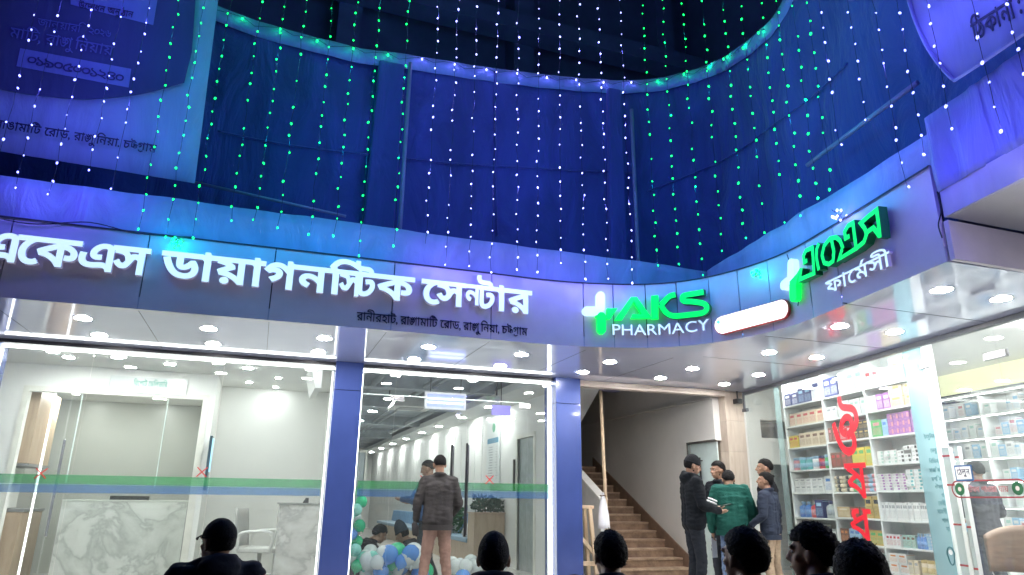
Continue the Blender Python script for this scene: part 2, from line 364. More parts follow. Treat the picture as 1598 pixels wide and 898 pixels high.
g = MB(); g.box((1.165, GY+.02, .03), (1.18, GY+.04, SZ-.12)); obj('led_strip', g, LED, w2)
for px0, py0, py1 in ((705.5, 694, 838), (729, 692, 838)):
    a = at(px0, py0, 'y', GY-.05); b = Vector((a.x, a.y, at(px0, py1, 'y', GY-.05).z)); g = MB()
    g.box((a.x-.012, a.y-.012, b.z), (a.x+.012, a.y+.012, a.z)); 
    for z in (a.z-.12, b.z+.12): g.tube([(a.x, a.y+.01, z), (a.x, GY, z)], .009)
    hd_ = obj('door_handle', g, [BLACK], w2)
    g = MB(); g.box((a.x+.018, a.y-.008, b.z+.02), (a.x+.032, a.y+.014, a.z-.02)); obj('handle_bar', g, CHROME, hd_)
for x0, x1 in ((1.56, 1.74), (3.4, 3.56), (2.52, 2.72)):
    if x0 < 2.5 or x0 > 3: 
        g = MB(); g.box((x0, GY-.02, 2.40), (x1, GY+.02, 2.47)); obj('patch_fitting', g, CHROME, w2, bevel=.003)
g = MB(); g.box((1.16, GY-.008, 2.47), (3.5, GY+.008, 2.483)); obj('transom_seal', g, mat('pale_edge', (.6, .7, .68), .2), w2)
# ceiling slab above everything behind the shopfront line is per room
def wallbox(name, label, a, b, m=WHITE, cat='wall'):
    g = MB(); g.box(a, b); return tag(obj(name, g, m), label, cat)

# ------------------------------------------------------------------ reception room (left window)
g = MB(); g.box((-8, 9.36, SZ+.002), (1.3, 11.1, SZ+.14)); g.box((-.74, 11.1, SZ+.002), (1.3, 12.5, SZ+.14)); struct('ceiling', g, WHITE)
wallbox('wall', 'white partition between the reception room and the lobby', (.98, 9.62, 0), (1.10, 12.2, SZ))
wallbox('wall', 'white wall behind the visitor chair', (-.74, 12.2, 0), (1.10, 12.32, SZ))
O0, O1, OT = -3.05, -.88, 2.49
rw = thing('wall', 'white reception wall around the wide opening with sign plate', 'wall', (-2, 11, 0))
g = MB(); g.box((-8, 11, 0), (O0, 11.12, SZ)); g.box((O0, 11, OT), (O1, 11.12, SZ)); g.box((O1, 11, 0), (-.72, 12.2, SZ)); obj('wall_face', g, WHITE, rw)
FR = mat('frame_cream', (.72, .71, .64), .4)
g = MB(); g.box((O0-.07, 10.985, 0), (O0, 11.0, OT+.07)); g.box((O0, 10.985, OT), (O1, 11.0, OT+.07)); g.box((O1, 10.985, 0), (O1+.09, 11.0, OT+.07)); obj('opening_frame', g, FR, rw)
# alcove behind the opening
al = thing('alcove', 'grey alcove behind the marble reception desk', 'alcove', (-2, 12.8, 0))
GREYW = mat('grey_wall', (.36, .365, .34), .35, var=.1, scale=.8)
g = MB(); g.box((-3.3, 13.0, 0), (-.6, 13.1, SZ)); g.box((-.86, 12.21, 0), (-.76, 13.0, SZ)); obj('back_wall', g, GREYW, al)
g = MB(); g.box((-4.6, 11.12, 2.62), (-.74, 13.1, 2.75)); obj('alcove_ceiling', g, WHITE, al)
g = MB(); g.box((-3.35, 11.13, 0), (-3.28, 13, 2.6)); obj('side_wall', g, GREYW, al)
OAK = wood('pale_oak', (.36, .26, .18), (.46, .35, .25), (9, 9, 1.2))
cb = thing('wall_cabinet', 'pale oak cabinet with open white niche inside the alcove', 'cabinet', (-3.1, 11.6, 0))
g = MB(); g.box((-3.27, 11.2, 1.55), (-2.95, 12.2, 2.55)); obj('upper_door', g, OAK, cb, bevel=.004)
g = MB(); g.box((-3.27, 11.2, 0), (-2.9, 12.2, .92)); obj('lower_door', g, OAK, cb, bevel=.004)
g = MB(); g.box((-3.27, 11.2, .925), (-2.88, 12.22, .96)); g.box((-3.27, 11.2, 1.51), (-2.93, 12.2, 1.545)); obj('shelf', g, mat('niche_trim', (.2, .2, .2), .4), cb)
g = MB(); g.box((-3.27, 11.2, .965), (-3.24, 12.2, 1.5)); obj('niche_back', g, WHITE, cb)
TINT = glassmat('grey_glass', (.97, .985, .975), .03, .5, .02)
sd = thing('sliding_door', 'tinted glass sliding door with pale edges in the reception opening', 'door', (-2, 11.05, 0))
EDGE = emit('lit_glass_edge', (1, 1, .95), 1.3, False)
x1, x2, x3 = at(86, 611, 'y', 11.05).x, at(128, 619, 'y', 11.05).x, at(262, 625, 'y', 11.05).x
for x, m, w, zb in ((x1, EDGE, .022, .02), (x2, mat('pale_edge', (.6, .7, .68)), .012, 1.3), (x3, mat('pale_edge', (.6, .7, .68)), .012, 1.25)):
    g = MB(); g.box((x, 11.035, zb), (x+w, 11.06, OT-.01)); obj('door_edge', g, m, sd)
g = MB(); g.box((x1+.03, 11.04, .02), (x2-.005, 11.052, OT-.01)); g.box((x2+.02, 11.04, .02), (O1, 11.052, OT-.01)); obj('pane', g, TINT, sd)
a = at(101, 686, 'y', 10.97); b = at(70, 838, 'y', 10.97); g = MB(); g.box((a.x-.012, 10.95, b.z), (a.x+.022, 10.975, a.z)); obj('door_handle', g, CHROME, sd, bevel=.005)
dk = thing('reception_desk', 'white veined marble reception desk in the tinted opening', 'desk', (-1.7, 11.7, 0))
x0 = at(97, 785, 'y', 11.5).x
g = MB(); g.box((x0, 11.5, 0), (-.93, 11.54, 1.06)); obj('front_panel', g, marble(), dk)
g = MB(); g.box((x0, 11.49, 1.062), (-.93, 12.15, 1.085)); obj('desk_top', g, mat('pale_top', (.7, .7, .66), .2), dk)
g = MB(); a = at(172, 774, 'y', 11.55); b = at(232, 781, 'y', 11.55); g.box((a.x, 11.55, 1.087), (b.x, 11.63, 1.087+.055)); g.box((a.x+.15, 11.57, 1.0872), (b.x-.15, 11.75, 1.095))
tag(obj('monitor', g, BLACK), 'black low monitor on the marble reception desk', 'monitor')
mn = thing('wall_screen', 'thin dark screen seen edge on at the white wall corner', 'screen', (-.7, 10.9, 1.5))
p = at(333, 682, 'y', 10.9); q = at(330, 766, 'y', 10.9)
g = MB(); g.box((p.x-.03, 10.7, q.z), (p.x+.005, 10.98, p.z)); sh_ = obj('screen_housing', g, mat('screen_teal', (.02, .06, .09), .2), mn)
g = MB(); g.box((p.x+.006, 10.72, q.z+.25), (p.x+.012, 10.97, p.z-.03)); obj('screen_face', g, emit('screen_glow', (.35, .7, 1), .6, False), sh_)

# visitor chair
ch = thing('chair', 'white and grey visitor chair with curved armrests by the marble counter', 'chair', (.13, 10.75, 0), 1.25)
CG = mat('chair_grey', (.42, .42, .40), .4); CW = mat('chair_white', (.68, .68, .65), .35)
g = MB(); g.sheet([[(x, .23+.05*(1-(x/.23)**2)+.06*k/5, .50+.5*k/5) for x in np.linspace(-.22, .22, 9)] for k in range(6)], (0, .035, 0)); obj('backrest', g, CG, ch, True, False)
g = MB(); g.sheet([[(x, y, .47+.02*(abs(x)/.24)**2) for x in np.linspace(-.24, .24, 7)] for y in np.linspace(-.24, .24, 6)], (0, 0, -.06)); obj('seat', g, CW, ch, False, False, .012)
for s in (-1, 1):
    g = MB(); g.tube(catmull([(s*.26, .22, .46), (s*.29, .2, .66), (s*.29, .0, .70), (s*.29, -.2, .69), (s*.27, -.24, .6), (s*.25, -.2, .45)], 5), .022, 8); obj('armrest', g, CW, ch, True, False)
g = MB(); g.tube([(0, 0, .42), (0, 0, .12)], .03); obj('gas_lift', g, CHROME, ch, True, False)
g = MB()
for k in range(5): a = 2*PI*k/5; g.bar((0, 0, .12), (.28*math.cos(a), .28*math.sin(a), .07), .05, .035); g.ball((.28*math.cos(a), .28*math.sin(a), .035), .033)
obj('star_base', g, CG, ch, False, False)
ct = thing('counter', 'marble counter against the lit pillar beside the visitor chair', 'counter', (.75, 10.8, 0))
x0 = at(437, 790, 'y', 10.5).x; zt = at(437, 785, 'y', 10.5).z
g = MB(); g.box((x0, 10.5, 0), (.97, 11.3, zt-.025)); obj('front_panel', g, marble(), ct)
g = MB(); g.box((x0-.02, 10.48, zt-.023), (.97, 11.3, zt)); obj('counter_top', g, mat('counter_top', (.35, .36, .34), .2), ct)
p = at(478, 782, 'y', 10.7); t = thing('card_reader', 'small dark device on the marble counter edge', 'device', (p.x, 10.7, zt))
g = MB(); g.hexa([(p.x-.05, 10.66, zt), (p.x+.03, 10.66, zt), (p.x+.03, 10.74, zt), (p.x-.05, 10.74, zt)], [(p.x-.01, 10.68, zt+.07), (p.x+.03, 10.68, zt+.07), (p.x+.03, 10.72, zt+.07), (p.x-.01, 10.72, zt+.07)]); obj('housing', g, BLACK, t)
g = MB(); g.hexa([(.58, 9.5, SZ-.32), (.66, 9.5, SZ-.32), (.66, 10.6, SZ-.32), (.58, 10.6, SZ-.32)], [(.5, 9.5, SZ), (.66, 9.5, SZ), (.66, 10.6, SZ), (.5, 10.6, SZ)]); tag(obj('ceiling_beam', g, WHITE), 'short white boxed beam under the reception ceiling by the pillar', 'beam')
for i, (x, y, lb) in enumerate([(.12, 10.91, 'middle of the reception ceiling'), (.11, 11.9, 'back of the reception ceiling'), (-.30, 11.54, 'above the wall corner of the reception room'), (-1.3, 10.3, 'above the sign plate'), (-2.5, 10.3, 'above the tinted sliding door'), (-.3, 10.2, 'near the glass of the reception ceiling'), (-1.9, 10.05, 'in front of the marble reception desk'), (-2.6, 9.95, 'in front of the tinted sliding door')]):
    r = .04 if i < 3 else .07
    downlight((x, y, SZ-.002), 'small round ceiling spot at the '+lb, 'ceiling spots in the reception room', r, emit('spot_small', (.97, 1, .98), 150) if i < 3 else LAMPI)
for i, x in enumerate((-2.75, -1.65)): downlight((x, 12.1, 2.618), 'round downlight added inside the alcove, '+('left one' if i == 0 else 'right one'), 'added alcove downlights', .07, emit('alcove_fill', (1, 1, .96), 300))  # added downlights stand in for reflected lamps and brighten the alcove

# ------------------------------------------------------------------ lobby (double doors)
CONC = mat('raw_concrete', (.34, .38, .41), .75, var=.45, scale=1.3, bump=.4, bscale=5)
LX = 4.36
g = MB(); g.box((-1.0, 9.62, 3.12), (LX, 30, 3.3)); struct('ceiling', g, CONC)
lb_ = thing('ceiling_beams', 'raw concrete beams and ducts under the dark lobby ceiling', 'beam', (2.5, 14, 3))
for y in (11.4, 14.0, 17.5, 21.5): g = MB(); g.box((1.1, y, 2.9), (LX-.65, y+.28, 3.118)); obj('beam', g, CONC, lb_)
for x, r in ((1.6, .05), (2.45, .03), (2.6, .03), (3.3, .06)): g = MB(); g.tube([(x, 9.7, 2.95), (x+.1, 20, 2.95)], r, 10); obj('duct', g, mat('grey_duct', (.22, .25, .27), .4), lb_, True)
g = MB(); g.box((LX-.62, 9.7, SZ-.02), (LX, 29, SZ+.1)); tag(obj('ceiling_bulkhead', g, WHITE), 'long white bulkhead strip along the right lobby wall', 'ceiling strip')
lw = thing('wall', 'long white right wall of the lobby', 'wall', (LX, 16, 0))
D0, D1, DT = 11.18, 11.98, 2.2
g = MB(); g.box((LX, 9.62, 0), (LX+.08, D0, 3.12)); g.box((LX, D0, DT), (LX+.08, D1, 3.12)); g.box((LX, D1, 0), (LX+.08, 30, 3.12)); obj('wall_face', g, WHITE, lw)
g = MB()
for k in range(26): y = 13.6+k*.55; g.box((LX-.012, y, .95), (LX, y+.5, 2.7))
obj('wall_panelling', g, WHITE, lw, bevel=.004)
t = thing('door', 'grey glazed side door in a pale frame on the lobby wall', 'door', (LX, (D0+D1)/2, 0))
g = MB(); g.box((LX-.02, D0-.07, 0), (LX+.13, D0, DT+.07)); g.box((LX-.02, D1, 0), (LX+.13, D1+.07, DT+.07)); g.box((LX-.02, D0, DT), (LX+.13, D1, DT+.07)); obj('frame', g, FR, t)
g = MB(); g.box((LX+.03, D0, 0), (LX+.07, D1, DT)); obj('door_leaf', g, mat('grey_door', (.34, .39, .39), .15, var=.2), t)
g = MB(); g.box((LX-.04, D1+.12, 1.3), (LX-.005, D1+.16, 1.85)); obj('handle', g, BLACK, t)
g = MB(); g.box((1.10, 12.32, 0), (1.16, 30, 3.12)); tag(obj('wall', g, mat('grey_white', (.5, .53, .53), .5)), 'grey white left wall of the lobby behind the balloons', 'wall')
t = thing('partition', 'frosted glass partition at the far end of the lobby', 'partition', (2.2, 24, 0))
g = MB(); g.box((1.16, 24, 0), (3.3, 24.06, 2.6)); obj('pane', g, mat('frosted_grey', (.33, .38, .40), .3, var=.15, scale=1), t)
g = MB()
for x in (1.7, 2.5, 3.3): g.box((x, 23.96, 0), (x+.06, 24.0, 2.6))
g.box((1.16, 23.96, 2.6), (3.36, 24.05, 2.68)); obj('frame', g, FR, t)
g = MB(); g.box((1.16, 23.93, 1.2), (3.2, 23.95, 1.5)); obj('green_band', g, mat('green_film', (.1, .42, .2), .4), t)
wallbox('wall', 'white end wall of the lobby', (1.1, 29.6, 0), (LX, 29.8, 3.12))
for i, y in enumerate((12.67, 14.62, 16.7, 18.6, 20.8, 23.0, 25.3, 27.6)):
    downlight((4.02, y, SZ-.024), 'round lobby downlight in the right strip, %s from the doors' % ORD[i], 'lobby downlights in the right strip', .085, LAMPI)
for i, y in enumerate((12.5, 14.5, 16.5, 19)):
    t = downlight((2.07, y, SZ), 'round lobby downlight below the raw ceiling on the left, %s from the doors' % ORD[i], 'lobby downlights hung on the left', .095, LAMPI)
    g = MB(); g.tube([(0, 0, .02), (0, 0, .29)], .012); obj('stem', g, DARK, t, False, False)
t = thing('air_conditioner', 'white cassette air conditioner under the raw lobby ceiling', 'air conditioner', (2.45, 12.6, 2.75))
g = MB(); g.hexa([(2.1, 12.25, 2.72), (2.85, 12.25, 2.72), (2.85, 12.95, 2.72), (2.1, 12.95, 2.72)], [(2.2, 12.35, 2.9), (2.75, 12.35, 2.9), (2.75, 12.85, 2.9), (2.2, 12.85, 2.9)]); obj('housing', g, WHITE, t, bevel=.01)
g = MB(); g.box((2.25, 12.4, 2.712), (2.7, 12.8, 2.7195)); obj('grille', g, mat('grille_grey', (.3, .3, .3), .5), t)
# glowing board imitating a reflection in the door glass
p, q = at(664, 611, 'y', 9.9), at(727, 641, 'y', 9.9)
t = thing('reflected_board', 'white framed glowing board imitating a reflection at the lobby doors', 'glowing board', ((p.x+q.x)/2, 9.9, q.z))
g = MB(); F_ = .03
g.box((p.x, 9.9, q.z), (q.x, 9.95, q.z+F_)); g.box((p.x, 9.9, p.z-F_), (q.x, 9.95, p.z)); g.box((p.x, 9.9, q.z+F_), (p.x+F_, 9.95, p.z-F_)); g.box((q.x-F_, 9.9, q.z+F_), (q.x, 9.95, p.z-F_)); obj('frame', g, mat('frame_white', (.8, .8, .85), .3), t)
g = MB(); g.box((p.x+F_, 9.915, q.z+F_), (q.x-F_, 9.945, p.z-F_)); obj('panel', g, emit('lavender_panel', (.36, .42, .95), .26, False), t)
h = p.z-q.z
for k in (.38, .62): g = MB(); g.box((p.x+F_+.01, 9.905, q.z+h*k-.012), (q.x-F_-.01, 9.913, q.z+h*k+.012)); obj('light_line', g, emit('white_line', (.8, .88, 1), 1.2), t)
g = MB()
for x in (p.x+.08, q.x-.08): g.tube([(x, 9.925, p.z), (x, 9.925, 3.1)], .006)
obj('hanger', g, DARK, t)
p, q = at(768, 632, 'y', 10.4), at(797, 649, 'y', 10.4)
t = thing('sign_reflection', 'small violet glowing panel imitating a sign reflection near the right lobby wall', 'sign', ((p.x+q.x)/2, 10.4, q.z))  # violet panel glows in place of a reflected sign
g = MB(); g.box((p.x, 10.4, q.z), (q.x, 10.44, p.z)); obj('panel', g, emit('violet_reflection', (.36, .30, .95), .32, False), t)
g = MB(); g.tube([((p.x+q.x)/2, 10.42, p.z), ((p.x+q.x)/2, 10.42, 3.1)], .008); obj('hanger', g, DARK, t)
p = at(775, 624, 'y', 10.6); t = thing('camera_dome', 'white dome camera hung from the lobby ceiling', 'camera', p)
g = MB(); g.lathe([(.02, -.09), (.055, -.06), (.07, 0), (.07, .03), (.045, .06)], n=18); obj('housing', g, WHITE, t, True, False)
g = MB(); g.tube([(0, 0, .06), (0, 0, 3.1-p.z)], .015); obj('stem', g, DARK, t, False, False)
t = thing('notice_board', 'tall white notice board with blue bar on the lobby wall', 'notice board', (LX-.02, 13.4, 1.4))
g = MB(); g.box((LX-.035, 12.95, 1.45), (LX-.014, 13.75, 2.75)); obj('board', g, mat('board_white', (.72, .75, .74), .3, var=.03), t)
g = MB(); g.box((LX-.039, 13.0, 2.22), (LX-.036, 13.7, 2.32)); obj('heading_bar', g, mat('heading_blue', (.06, .25, .4), .4), t)
g = MB(); g.lathe([(.09, 0), (.09, .004)], n=20); g.v = [(LX-.036-z, 13.3+x, 2.52+y) for x, y, z in g.v]; obj('emblem', g, mat('emblem_green', (.1, .45, .25), .4), t)
g = MB()
for k in range(13): g.box((LX-.038, 13.35, 2.14-.05*k), (LX-.036, 13.35+.2+.1*R.random(), 2.155-.05*k)); g.box((LX-.038, 13.05, 2.14-.05*k), (LX-.036, 13.05+.06+.1*R.random(), 2.15-.05*k))
obj('text_lines', g, mat('text_grey', (.35, .38, .4), .5), t)
# sofa benches along the wall
def bench(y0, y1, label, zt):
    t = thing('waiting_bench', label, 'bench', (LX-.3, (y0+y1)/2, 0), 0, 'blue waiting benches')
    SB = mat('blue_leather', (.16, .32, .52), .45, var=.15); n = max(3, int((y1-y0)/.28)); st = (y1-y0)/n
    g = MB()
    for k in range(n): a = y0+k*st; g.hexa([(LX-.16, a+.01, .46), (LX-.16, a+st-.01, .46), (LX-.03, a+st-.01, .46), (LX-.03, a+.01, .46)], [(LX-.11, a+.02, zt), (LX-.11, a+st-.02, zt), (LX-.03, a+st-.02, zt), (LX-.03, a+.02, zt)])
    obj('backrest', g, SB, t, bevel=.02)
    g = MB(); g.box((LX-.62, y0, .38), (LX-.03, y1, .46)); obj('seat', g, mat('seat_slate', (.22, .33, .42), .5), t, bevel=.02)
    g = MB(); g.box((LX-.58, y0+.02, 0), (LX-.05, y1-.02, .378)); obj('base', g, OAK, t)
bench(13.05, 15.9, 'near blue upholstered bench on an oak base beside the planter', .86)
bench(16.3, 23.5, 'far blue upholstered bench on an oak base along the lobby wall', .78)
g = MB(); g.box((LX-.6, 12.6, 0), (LX-.02, 13.03, .90)); g.box((LX-.62, 12.58, .902), (LX-.01, 13.05, .925)); tag(obj('planter_box', g, OAK, bevel=.004), 'pale oak planter box at the end of the near bench', 'planter')
pt = thing('leafy_plant', 'dark leafy plant growing on the oak planter box', 'plant', (LX-.3, 12.8, .925))
LEAF = mat('leaf_dark', (.03, .085, .05), .5, var=.4, scale=9)
def leaves(n, sx, sy, sz, l=.09):
    g = MB()
    for k in range(n):
        p = Vector((R.uniform(-sx, sx), R.uniform(-sy, sy), R.uniform(.02, sz))); d = Vector((R.gauss(0, 1), R.gauss(0, 1), R.gauss(.3, .6))).normalized(); a = d.cross(Vector((R.random(), R.random(), R.random()))).normalized()*l*.28; q = l*R.uniform(.6, 1.2)
        up = d.cross(a).normalized()*.012
        g.add([p, p+d*q*.5+a+up, p+d*q, p+d*q*.5-a+up, p+d*q*.5-up*.5], [(0, 1, 4), (1, 2, 4), (2, 3, 4), (3, 0, 4)])
    return g
obj('foliage', leaves(420, .27, .2, .26), LEAF, pt, False, False)
g = MB()
for k in range(9): x = R.uniform(-.2, .2); g.tube([(x, 0, 0), (x*1.2, R.uniform(-.1, .1), .2)], .006, 5)
obj('stem', g, mat('stem_brown', (.1, .07, .03), .7), pt, False, False)
pt = thing('potted_plant', 'small green plant standing behind the door handles', 'plant', (LX-.35, 15.0, .46))
obj('foliage', leaves(260, .16, .16, .5, .14), mat('leaf_green', (.04, .16, .06), .5, var=.3), pt, False, False)
g = MB(); g.lathe([(.09, 0), (.12, .22), (.1, .22), (.09, .18)], n=18); obj('pot', g, WHITE, pt, True, False)
t = thing('plastic_bag', 'translucent white plastic bag on the near bench', 'bag', (LX-.42, 13.35, .462))
g = MB(); n = 18
rows = [[(r*(1+.13*noise.noise(Vector((math.cos(2*PI*j/n)*2, math.sin(2*PI*j/n)*2, z*7))))*math.cos(2*PI*j/n), r*(1+.13*noise.noise(Vector((math.sin(2*PI*j/n)*3, z*9, 1))))*math.sin(2*PI*j/n)*.7, z) for j in range(n+1)] for r, z in ((.02, .001), (.17, .002), (.2, .08), (.17, .16), (.1, .24), (.05, .27), (.08, .33))]
g.sheet(rows); obj('body', g, mat('white_film', (.75, .78, .78), .25), t, True, False)
# balloons
BAL = {'green': mat('balloon_green', (.03, .5, .22), .18, var=.05, coat=.3), 'white': mat('balloon_white', (.72, .78, .76), .2, var=.03, coat=.3), 'blue': mat('balloon_blue', (.10, .30, .75), .18, var=.05, coat=.3), 'mint': mat('balloon_mint', (.25, .66, .55), .2, var=.05, coat=.3)}
g = MB(); g.lathe([(.012, -.145), (.02, -.132), (.008, -.125), (.05, -.1), (.092, -.06), (.115, 0), (.105, .055), (.07, .095), (.03, .115), (.003, .12)], n=20)
bme = mesh_of('balloon', g, BAL['green'], True)
def balloon(p, c, s, label, group):
    o = bpy.data.objects.new('balloon', bme); col.objects.link(o); o.location = p; o.scale = (s, s, s); o.rotation_euler = (R.uniform(-.8, .8), R.uniform(-.8, .8), R.uniform(0, 6))
    o.material_slots[0].link = 'OBJECT'; o.material_slots[0].material = BAL[c]; tag(o, label, 'balloon', group)
bl = []
for k in range(200):
    x, y = R.uniform(1.5, 2.35), R.uniform(9.75, 11.3)
    if all((x-a)**2+(y-b)**2 > .045 for a, b in bl): bl.append((x, y))
for x, y in bl:
    c = R.choice(['green', 'white', 'blue', 'mint', 'white', 'green']); balloon((x, y, .13+.12*R.random()), c, R.uniform(.85, 1.25), c+' balloon lying in the heap on the lobby floor', 'balloons heaped on the lobby floor')
for k in range(22):
    c = R.choice(['white', 'green', 'blue', 'mint', 'white']); balloon((R.uniform(1.42, 2.12), R.uniform(9.66, 9.98), .34+.13*R.random()), c, R.uniform(.8, 1.15), c+' balloon on top of the heap just behind the lobby glass', 'balloons on top of the heap behind the glass')
for k in range(9):
    z = .3+k*.10; a = k*2.4; c = ['green', 'white', 'mint', 'green', 'blue'][k % 5]
    balloon((1.29+.05*math.cos(a), 9.8+.06*math.sin(a), z), c, .72, c+' balloon tied in the column beside the blue pillar', 'balloons in the column by the pillar')
for k in range(13): balloon((3.0+.07*k+R.uniform(-.05, .05), 11.2+R.uniform(-.5, .5), .13+.05*R.random()), 'white', R.uniform(.8, 1.15), 'white balloon on the lobby floor below the oak planter', 'white balloons below the planter')
balloon((2.75, 9.7, .13), 'blue', 1.0, 'single blue balloon on the lobby floor behind the standing man', 'single blue balloon')

# ------------------------------------------------------------------ staircase
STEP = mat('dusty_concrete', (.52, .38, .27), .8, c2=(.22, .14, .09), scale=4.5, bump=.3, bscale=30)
st = thing('staircase', 'dusty brown concrete staircase climbing between grey walls', 'staircase', (6, 10.85, 0))
RISE, RUN, Y0 = .132, .265, 10.33
for k in range(14):
    y = Y0+k*RUN; z = RISE*(k+1)
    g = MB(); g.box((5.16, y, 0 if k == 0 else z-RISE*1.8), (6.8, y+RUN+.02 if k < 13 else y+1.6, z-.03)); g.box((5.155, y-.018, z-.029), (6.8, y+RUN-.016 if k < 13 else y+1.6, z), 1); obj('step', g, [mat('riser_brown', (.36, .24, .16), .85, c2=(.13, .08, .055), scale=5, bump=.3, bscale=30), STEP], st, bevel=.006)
sl = RISE/RUN
g = MB(); g.prism([(10.29, .0), (10.29, .25), (13.9, .25+3.61*sl), (13.9, 3.61*sl-.1)], lambda a, b, t: Vector((t, a, b)), 6.775, 6.799); obj('wall_skirting', g, mat('brown_skirting', (.20, .13, .09), .6, var=.3, scale=8), st)
pw = thing('stair_parapet', 'white sloping parapet wall on the left of the stairs', 'parapet', (5.12, 12, 0))
g = MB(); g.prism([(10.14, 0), (10.14, 1.17), (13.6, 1.17+3.46*.5), (13.6, 0)], lambda a, b, t: Vector((t, a, b)), 5.06, 5.15); obj('parapet_wall', g, mat('parapet_white', (.6, .6, .6), .6), pw)
g = MB(); g.prism([(10.12, 1.172), (10.12, 1.2), (13.6, 1.2+3.48*.5), (13.6, 1.172+3.48*.5)], lambda a, b, t: Vector((t, a, b)), 5.03, 5.18); obj('coping', g, mat('coping_pale', (.66, .65, .62), .5), pw)
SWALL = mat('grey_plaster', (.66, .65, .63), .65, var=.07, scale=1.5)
sw = thing('wall', 'tall grey plaster wall on the right of the stairs', 'wall', (6.85, 12.5, 0))
g = MB(); g.box((6.8, 10.28, 0), (6.92, 16.6, 5.4)); g.box((6.8, 9.5, 2.1), (6.92, 10.28, 5.4)); obj('wall_face', g, SWALL, sw)
g = MB(); g.box((6.765, 9.5, 2.76), (6.798, 16.6, 2.80)); obj('ledge', g, SWALL, sw)
t = thing('door', 'pale glass side door with dark pull handle beside the stairs', 'door', (6.86, 9.9, 0))
g = MB(); g.box((6.84, 9.52, 0), (6.86, 10.26, 2.08)); obj('door_leaf', g, mat('pale_glass', (.55, .66, .65), .15, var=.08), t)
g = MB(); g.box((6.79, 9.5, 2.08), (6.83, 10.3, 2.11)); g.box((6.79, 10.26, 0), (6.83, 10.3, 2.08)); obj('frame', g, CHROME, t)
g = MB(); g.box((6.78, 9.93, 1.15), (6.8, 9.955, 1.85)); g.tube([(6.80, 9.94, 1.8), (6.84, 9.94, 1.8)], .01); g.tube([(6.80, 9.94, 1.2), (6.84, 9.94, 1.2)], .01); obj('door_handle', g, BLACK, t)
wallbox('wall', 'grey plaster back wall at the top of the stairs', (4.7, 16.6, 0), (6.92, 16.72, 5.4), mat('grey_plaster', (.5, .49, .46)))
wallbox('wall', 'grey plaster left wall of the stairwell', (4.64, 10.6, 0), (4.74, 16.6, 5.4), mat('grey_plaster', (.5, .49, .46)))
t = thing('upper_flight', 'white underside of the upper stair flight in the top left of the stairwell', 'stair flight', (5, 11.5, 2.5))
g = MB(); a, b, c = at(903, 600, 'y', 11.3), at(938, 603, 'y', 11.3), at(905, 662, 'y', 11.3); d = (b-c).normalized()
b2 = b+d*.8; c2 = c-d*.6
g.prism([(4.76, b2.z), (b2.x, b2.z), (c2.x, c2.z), (4.76, c2.z)], lambda a_, b_, t_: Vector((a_, t_, b_)), 11.3, 11.42); obj('flight_side', g, WHITE, t)
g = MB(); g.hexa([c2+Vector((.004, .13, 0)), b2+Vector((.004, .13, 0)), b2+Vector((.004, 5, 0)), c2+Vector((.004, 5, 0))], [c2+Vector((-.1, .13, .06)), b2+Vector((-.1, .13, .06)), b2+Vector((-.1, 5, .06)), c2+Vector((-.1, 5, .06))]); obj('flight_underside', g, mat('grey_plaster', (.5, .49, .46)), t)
g = MB(); g.box((4.305, 9.28, SZ-.09), (6.9, 9.44, SZ-.002)); g.box((4.305, 9.27, SZ-.05), (6.9, 9.278, SZ-.044)); tag(obj('door_header', g, wood('header_beige', (.50, .42, .36), (.58, .51, .46), (1, 9, 9))), 'beige timber header over the staircase opening', 'lintel')
g = MB(); g.box((4.31, 9.62, 0), (4.62, 9.7, 3.3)); 
tl = thing('tiled_column', 'beige wood tiled column between the stairs and the pharmacy', 'column', (7.08, 9.5, 0))
TB = [wood('tile_beige%d' % k, tuple(x*s for x in (.40, .33, .27)), tuple(x*s for x in (.52, .45, .38)), (7, 7, 1.2)) for k, s in enumerate((1, .93, 1.06))]
for k in range(6):
    g = MB(); g.box((6.925, 9.34, k*.48), (7.27, 9.75, min(k*.48+.477, SZ))); obj('tile_course', g, TB[k % 3], tl)
# bamboo pole, white cloth, saw-horse
p0 = at(951, 898, 'y', 10.0); p1 = at(937, 610, 'y', 9.75)
q = at(940, 775, 'y', 9.87)
p0 = Vector((5.08, 9.9, .01)); dirp = p1-at(944, 790, 'y', 9.86)
t = thing('timber_pole', 'tall pale timber pole leaning before the stairs', 'pole', (5.2, 9.86, 0))
b0 = at(946, 800, 'y', 9.9); b0 = b0+(b0-p1)*(b0.z/(p1.z-b0.z))*.99
g = MB(); g.tube([b0+(p1-b0)*k/8+Vector((R.uniform(-.004, .004), 0, 0)) for k in range(9)], [.03-.0005*k for k in range(9)], 10); obj('shaft', g, wood('timber_pale', (.50, .37, .24), (.62, .48, .33), (12, 12, 1.5)), t, True)
c = at(941, 775, 'y', 9.85); t = thing('cloth_bundle', 'white cloth bag tied to the timber pole', 'bag', c)
n = 14; g = MB()
rows = [[(r*math.cos(2*PI*j/n)*(1+.35*noise.noise(Vector((math.cos(2*PI*j/n)*2.5, math.sin(2*PI*j/n)*2.5, z*3)))), r*.55*math.sin(2*PI*j/n), z) for j in range(n+1)] for r, z in ((.02, .06), (.026, .0), (.045, -.06), (.062, -.16), (.078, -.28), (.088, -.40), (.092, -.46), (.03, -.462))]
g.sheet(rows); obj('body', g, cloth('white_cloth', (.68, .68, .72), .3), t, True, False)
g = MB(); g.tube([(.045*math.cos(k), .045*math.sin(k), .01+.004*math.sin(3*k)) for k in np.linspace(0, 6.3, 14)], .008, 6); obj('tie', g, mat('dark_rope', (.12, .07, .04), .8), t, True, False)
TIM = wood('timber_pale', (.5, .37, .24), (.62, .48, .33))
